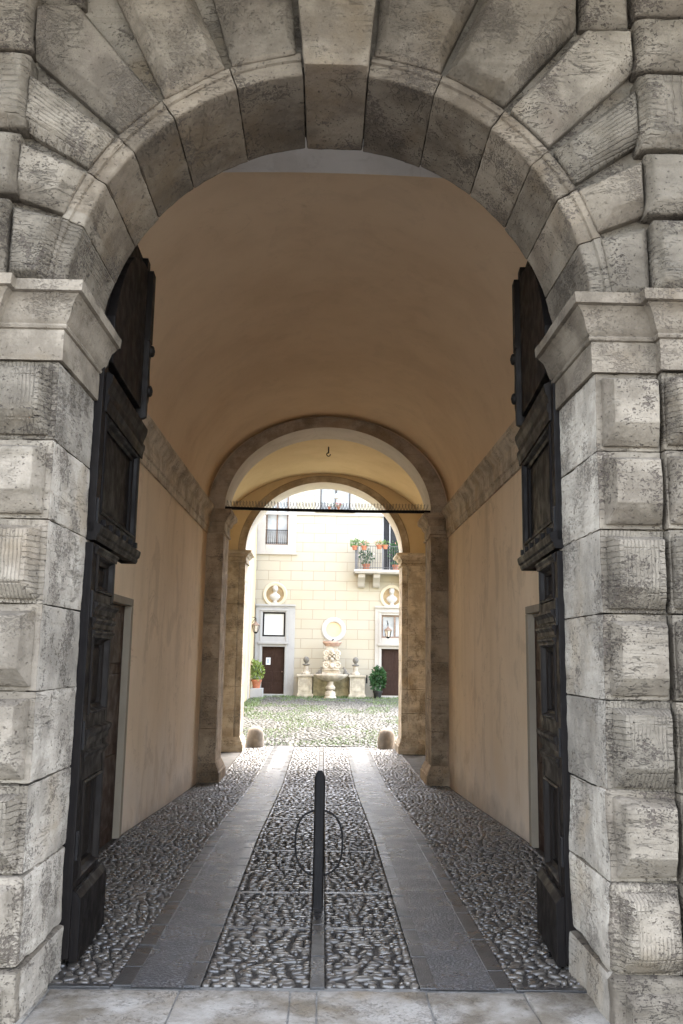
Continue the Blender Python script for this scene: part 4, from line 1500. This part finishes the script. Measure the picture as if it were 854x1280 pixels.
def potted(label, cx, cy, z, pr, ph, potmat, leafm, crown, n, size, flowers=None, group=None, stems=5, name='potted_plant', block=None):
    root = thing(name, label, 'potted plant', (cx, cy, z), group)
    MB().lathe(cx, cy, [(pr * .7, z), (pr * .92, z + ph * .75), (pr * 1.08, z + ph * .76), (pr * 1.1, z + ph), (pr * .95, z + ph), (pr * .9, z + ph * .9), (.01, z + ph * .88)], 18).build('pot', potmat, root, smooth=0.5)
    st = MB()
    for k in range(stems):
        a = random.uniform(0, 2 * PI)
        t = random.uniform(.2, .8)
        st.tube([(cx, cy, z + ph * .85), (cx + crown[0] * t * .4 * math.cos(a), cy + crown[1] * t * .4 * math.sin(a), z + ph + crown[2] * .8), (cx + crown[0] * t * math.cos(a), cy + crown[1] * t * math.sin(a), z + ph + crown[2] * 1.5)], [.014, .01, .005], 5)
    st.build('stem', LEAF_D, root)
    mb = MB()
    leaves(mb, (cx, cy, z + ph + crown[2] * .95), crown, n, size)
    mb.build('foliage', leafm, root, fixn=False)
    if flowers:
        mb = MB()
        leaves(mb, (cx, cy - crown[1] * .3, z + ph + crown[2] * 1.1), (crown[0], crown[1], crown[2] * .8), flowers[1], size * .8, hole=.5)
        mb.build('flowers', flowers[0], root, fixn=False)['kind'] = 'stuff'
    return root


# left terracotta pot on a grey block
mb = MB().box(-3.09, -2.55, 38.3, 38.85, -1.84, -1.40)
tag(mb.build('stone_block', TRIM_GREY, None, bevel=0.02, origin=(-2.82, 38.6, -1.8)), 'grey stone block under the terracotta planter by the left door', 'block')
potted('yellow green shrub in a terracotta pot on a grey block by the left door', -2.84, 38.55, -1.40, .21, .36, TERRA, LEAF_Y, (.27, .27, .40), 420, .15, stems=6)
potted('tall dark green shrub in a black pot by the right door', 2.42, 39.25, -1.78, .20, .32, BLACKPOT, LEAF_D, (.30, .28, .52), 900, .15, stems=7)
# balcony pots
g = 'flower pots on the balcony'
potted('bright green trailing plant in a pot on the left corner of the balcony railing', 1.32, YH - .97, 4.70, .13, .18, TERRA, LEAF_M, (.24, .2, .14), 170, .10, group=g)
potted('terracotta pot with small green plant, second along the balcony railing', 1.74, YH - .97, 4.70, .13, .18, TERRA, LEAF_M, (.20, .16, .11), 110, .09, (FLOWER, 25), g)
potted('terracotta pot of orange tinged leaves on the railing before the dark balcony door', 2.42, YH - .97, 4.76, .14, .18, TERRA, LEAF_Y, (.24, .16, .09), 110, .08, (FLOWER, 40), g)
potted('rightmost of the small terracotta pots along the top of the balcony railing', 2.68, YH - .97, 4.76, .13, .18, TERRA, LEAF_M, (.18, .16, .09), 90, .08, None, g)
potted('tall leafy plant in a red pot on the balcony floor behind the rails', 1.86, YH - .55, 3.84, .17, .28, TERRA, LEAF_D, (.32, .25, .36), 260, .12, (FLOWER_W, 30), g, 7)
potted('dark bushy plant in a red pot standing before the dark balcony door', 3.22, YH - .35, 3.84, .17, .28, TERRA, LEAF_D, (.34, .25, .55), 420, .13, (FLOWER, 20), g, 7)
g = 'flower pots on the upper sill'
potted('small pot of white flowers on the upper middle window sill', .16, YH - .08, 6.656, .07, .12, TERRA, LEAF_M, (.16, .07, .09), 40, .07, (FLOWER_W, 90), g)
potted('small pot of pink flowers on the upper middle window sill', .58, YH - .08, 6.656, .07, .12, TERRA, LEAF_M, (.18, .07, .09), 40, .07, (FLOWER, 110), g)
lm = thing('globe_lamp', 'pale globe lamp hanging before the upper middle window', 'lamp', (.49, YH - .15, 7.3))
MB().sphere((.49, YH - .12, 7.27), .13, 10).build('globe', MARBLE, lm, smooth=0.9)
MB().tube([(.49, YH - .12, 7.38), (.49, YH - .12, 7.55), (.49, YH + .1, 7.62), (.49, YH + .2, 7.62)], .02, 6).build('bracket', IRON, lm)

# grass between the courtyard stones
mb = MB()
for _ in range(17000):
    x, y = random.uniform(-3.0, 4.5), random.uniform(20.4, 39.6)
    m = noise.noise(Vector((x * .55, y * .33, 1.0))) + .5 * noise.noise(Vector((x * 1.7, y * 1.1, 4.0)))
    edge = (x < -2.4 and y > 30) or (y > 38.6)
    if m < .0 and not (edge and random.random() < .35):
        continue
    z = zf(y) + .005
    for k in range(2 if not edge else 4):
        a = random.uniform(0, 2 * PI)
        h = random.uniform(.025, .065) * (1.6 if edge else 1)
        dx, dy = math.cos(a), math.sin(a)
        px, py = x + random.gauss(0, .03), y + random.gauss(0, .03)
        mb.add([(px - dy * .012, py + dx * .012, z), (px + dy * .012, py - dx * .012, z), (px + dx * h * .6, py + dy * h * .6, z + h)], [(0, 1, 2)])
gr = mb.build('grass', GRASS, None, fixn=False)
gr['kind'] = 'stuff'
gr['label'] = 'short grass growing between the courtyard cobbles'

# ------------------------------------------------------------------ light
w = bpy.data.worlds.new('World')
bpy.context.scene.world = w
w.use_nodes = True
nt = w.node_tree
bg = nt.nodes['Background']
sky = nt.nodes.new('ShaderNodeTexSky')
sky.sky_type = 'NISHITA'
sky.sun_disc = False
SUN = Vector((0.22, 0.54, 0.90)).normalized()
elev = math.asin(SUN.z)
sky.sun_elevation = elev
sky.sun_rotation = math.atan2(SUN.x, SUN.y)
sky.air_density = 1.0
sky.dust_density = 2.5
veil = nt.nodes.new('ShaderNodeMix')
veil.data_type = 'RGBA'
veil.inputs['Factor'].default_value = 0.45
veil.inputs[7].default_value = (3.4, 3.2, 2.95, 1)   # thin bright cloud over the blue
nt.links.new(sky.outputs[0], veil.inputs[6])
nt.links.new(veil.outputs[2], bg.inputs['Color'])
bg.inputs['Strength'].default_value = 0.15
sl = bpy.data.lights.new('sun', 'SUN')
sl.energy = 1.2
sl.angle = math.radians(25)
sl.color = (1.0, 0.95, 0.88)
so = bpy.data.objects.new('sun', sl)
C.objects.link(so)
so.rotation_euler = SUN.to_track_quat('Z', 'Y').to_euler()
so.location = (10, -10, 20)

# ------------------------------------------------------------------ camera
cam = bpy.data.cameras.new('camera')
co = bpy.data.objects.new('camera', cam)
C.objects.link(co)
F = 1100.0
th, yw, ro = math.atan(180.4 / F), math.atan(20.1 / math.hypot(F, 180.4)), 0.016
fw = Vector((math.sin(yw) * math.cos(th), math.cos(yw) * math.cos(th), math.sin(th)))
r0 = Vector((math.cos(yw), -math.sin(yw), 0))
u0 = r0.cross(fw)
rt = r0 * math.cos(ro) + u0 * math.sin(ro)
up = u0 * math.cos(ro) - r0 * math.sin(ro)
co.matrix_world = Matrix(((rt.x, up.x, -fw.x, 0), (rt.y, up.y, -fw.y, 0), (rt.z, up.z, -fw.z, 0), (0, 0, 0, 1)))
cam.sensor_width = 36
cam.lens = F / 1280 * 36
cam.clip_end = 500
sc = bpy.context.scene
sc.camera = co
sc.view_settings.view_transform = 'Standard'
sc.view_settings.look = 'None'
sc.view_settings.gamma = 1.0
sc.view_settings.exposure = 3.87
sc.cycles.max_bounces = 12
sc.cycles.diffuse_bounces = 8
sc.cycles.use_denoising = True
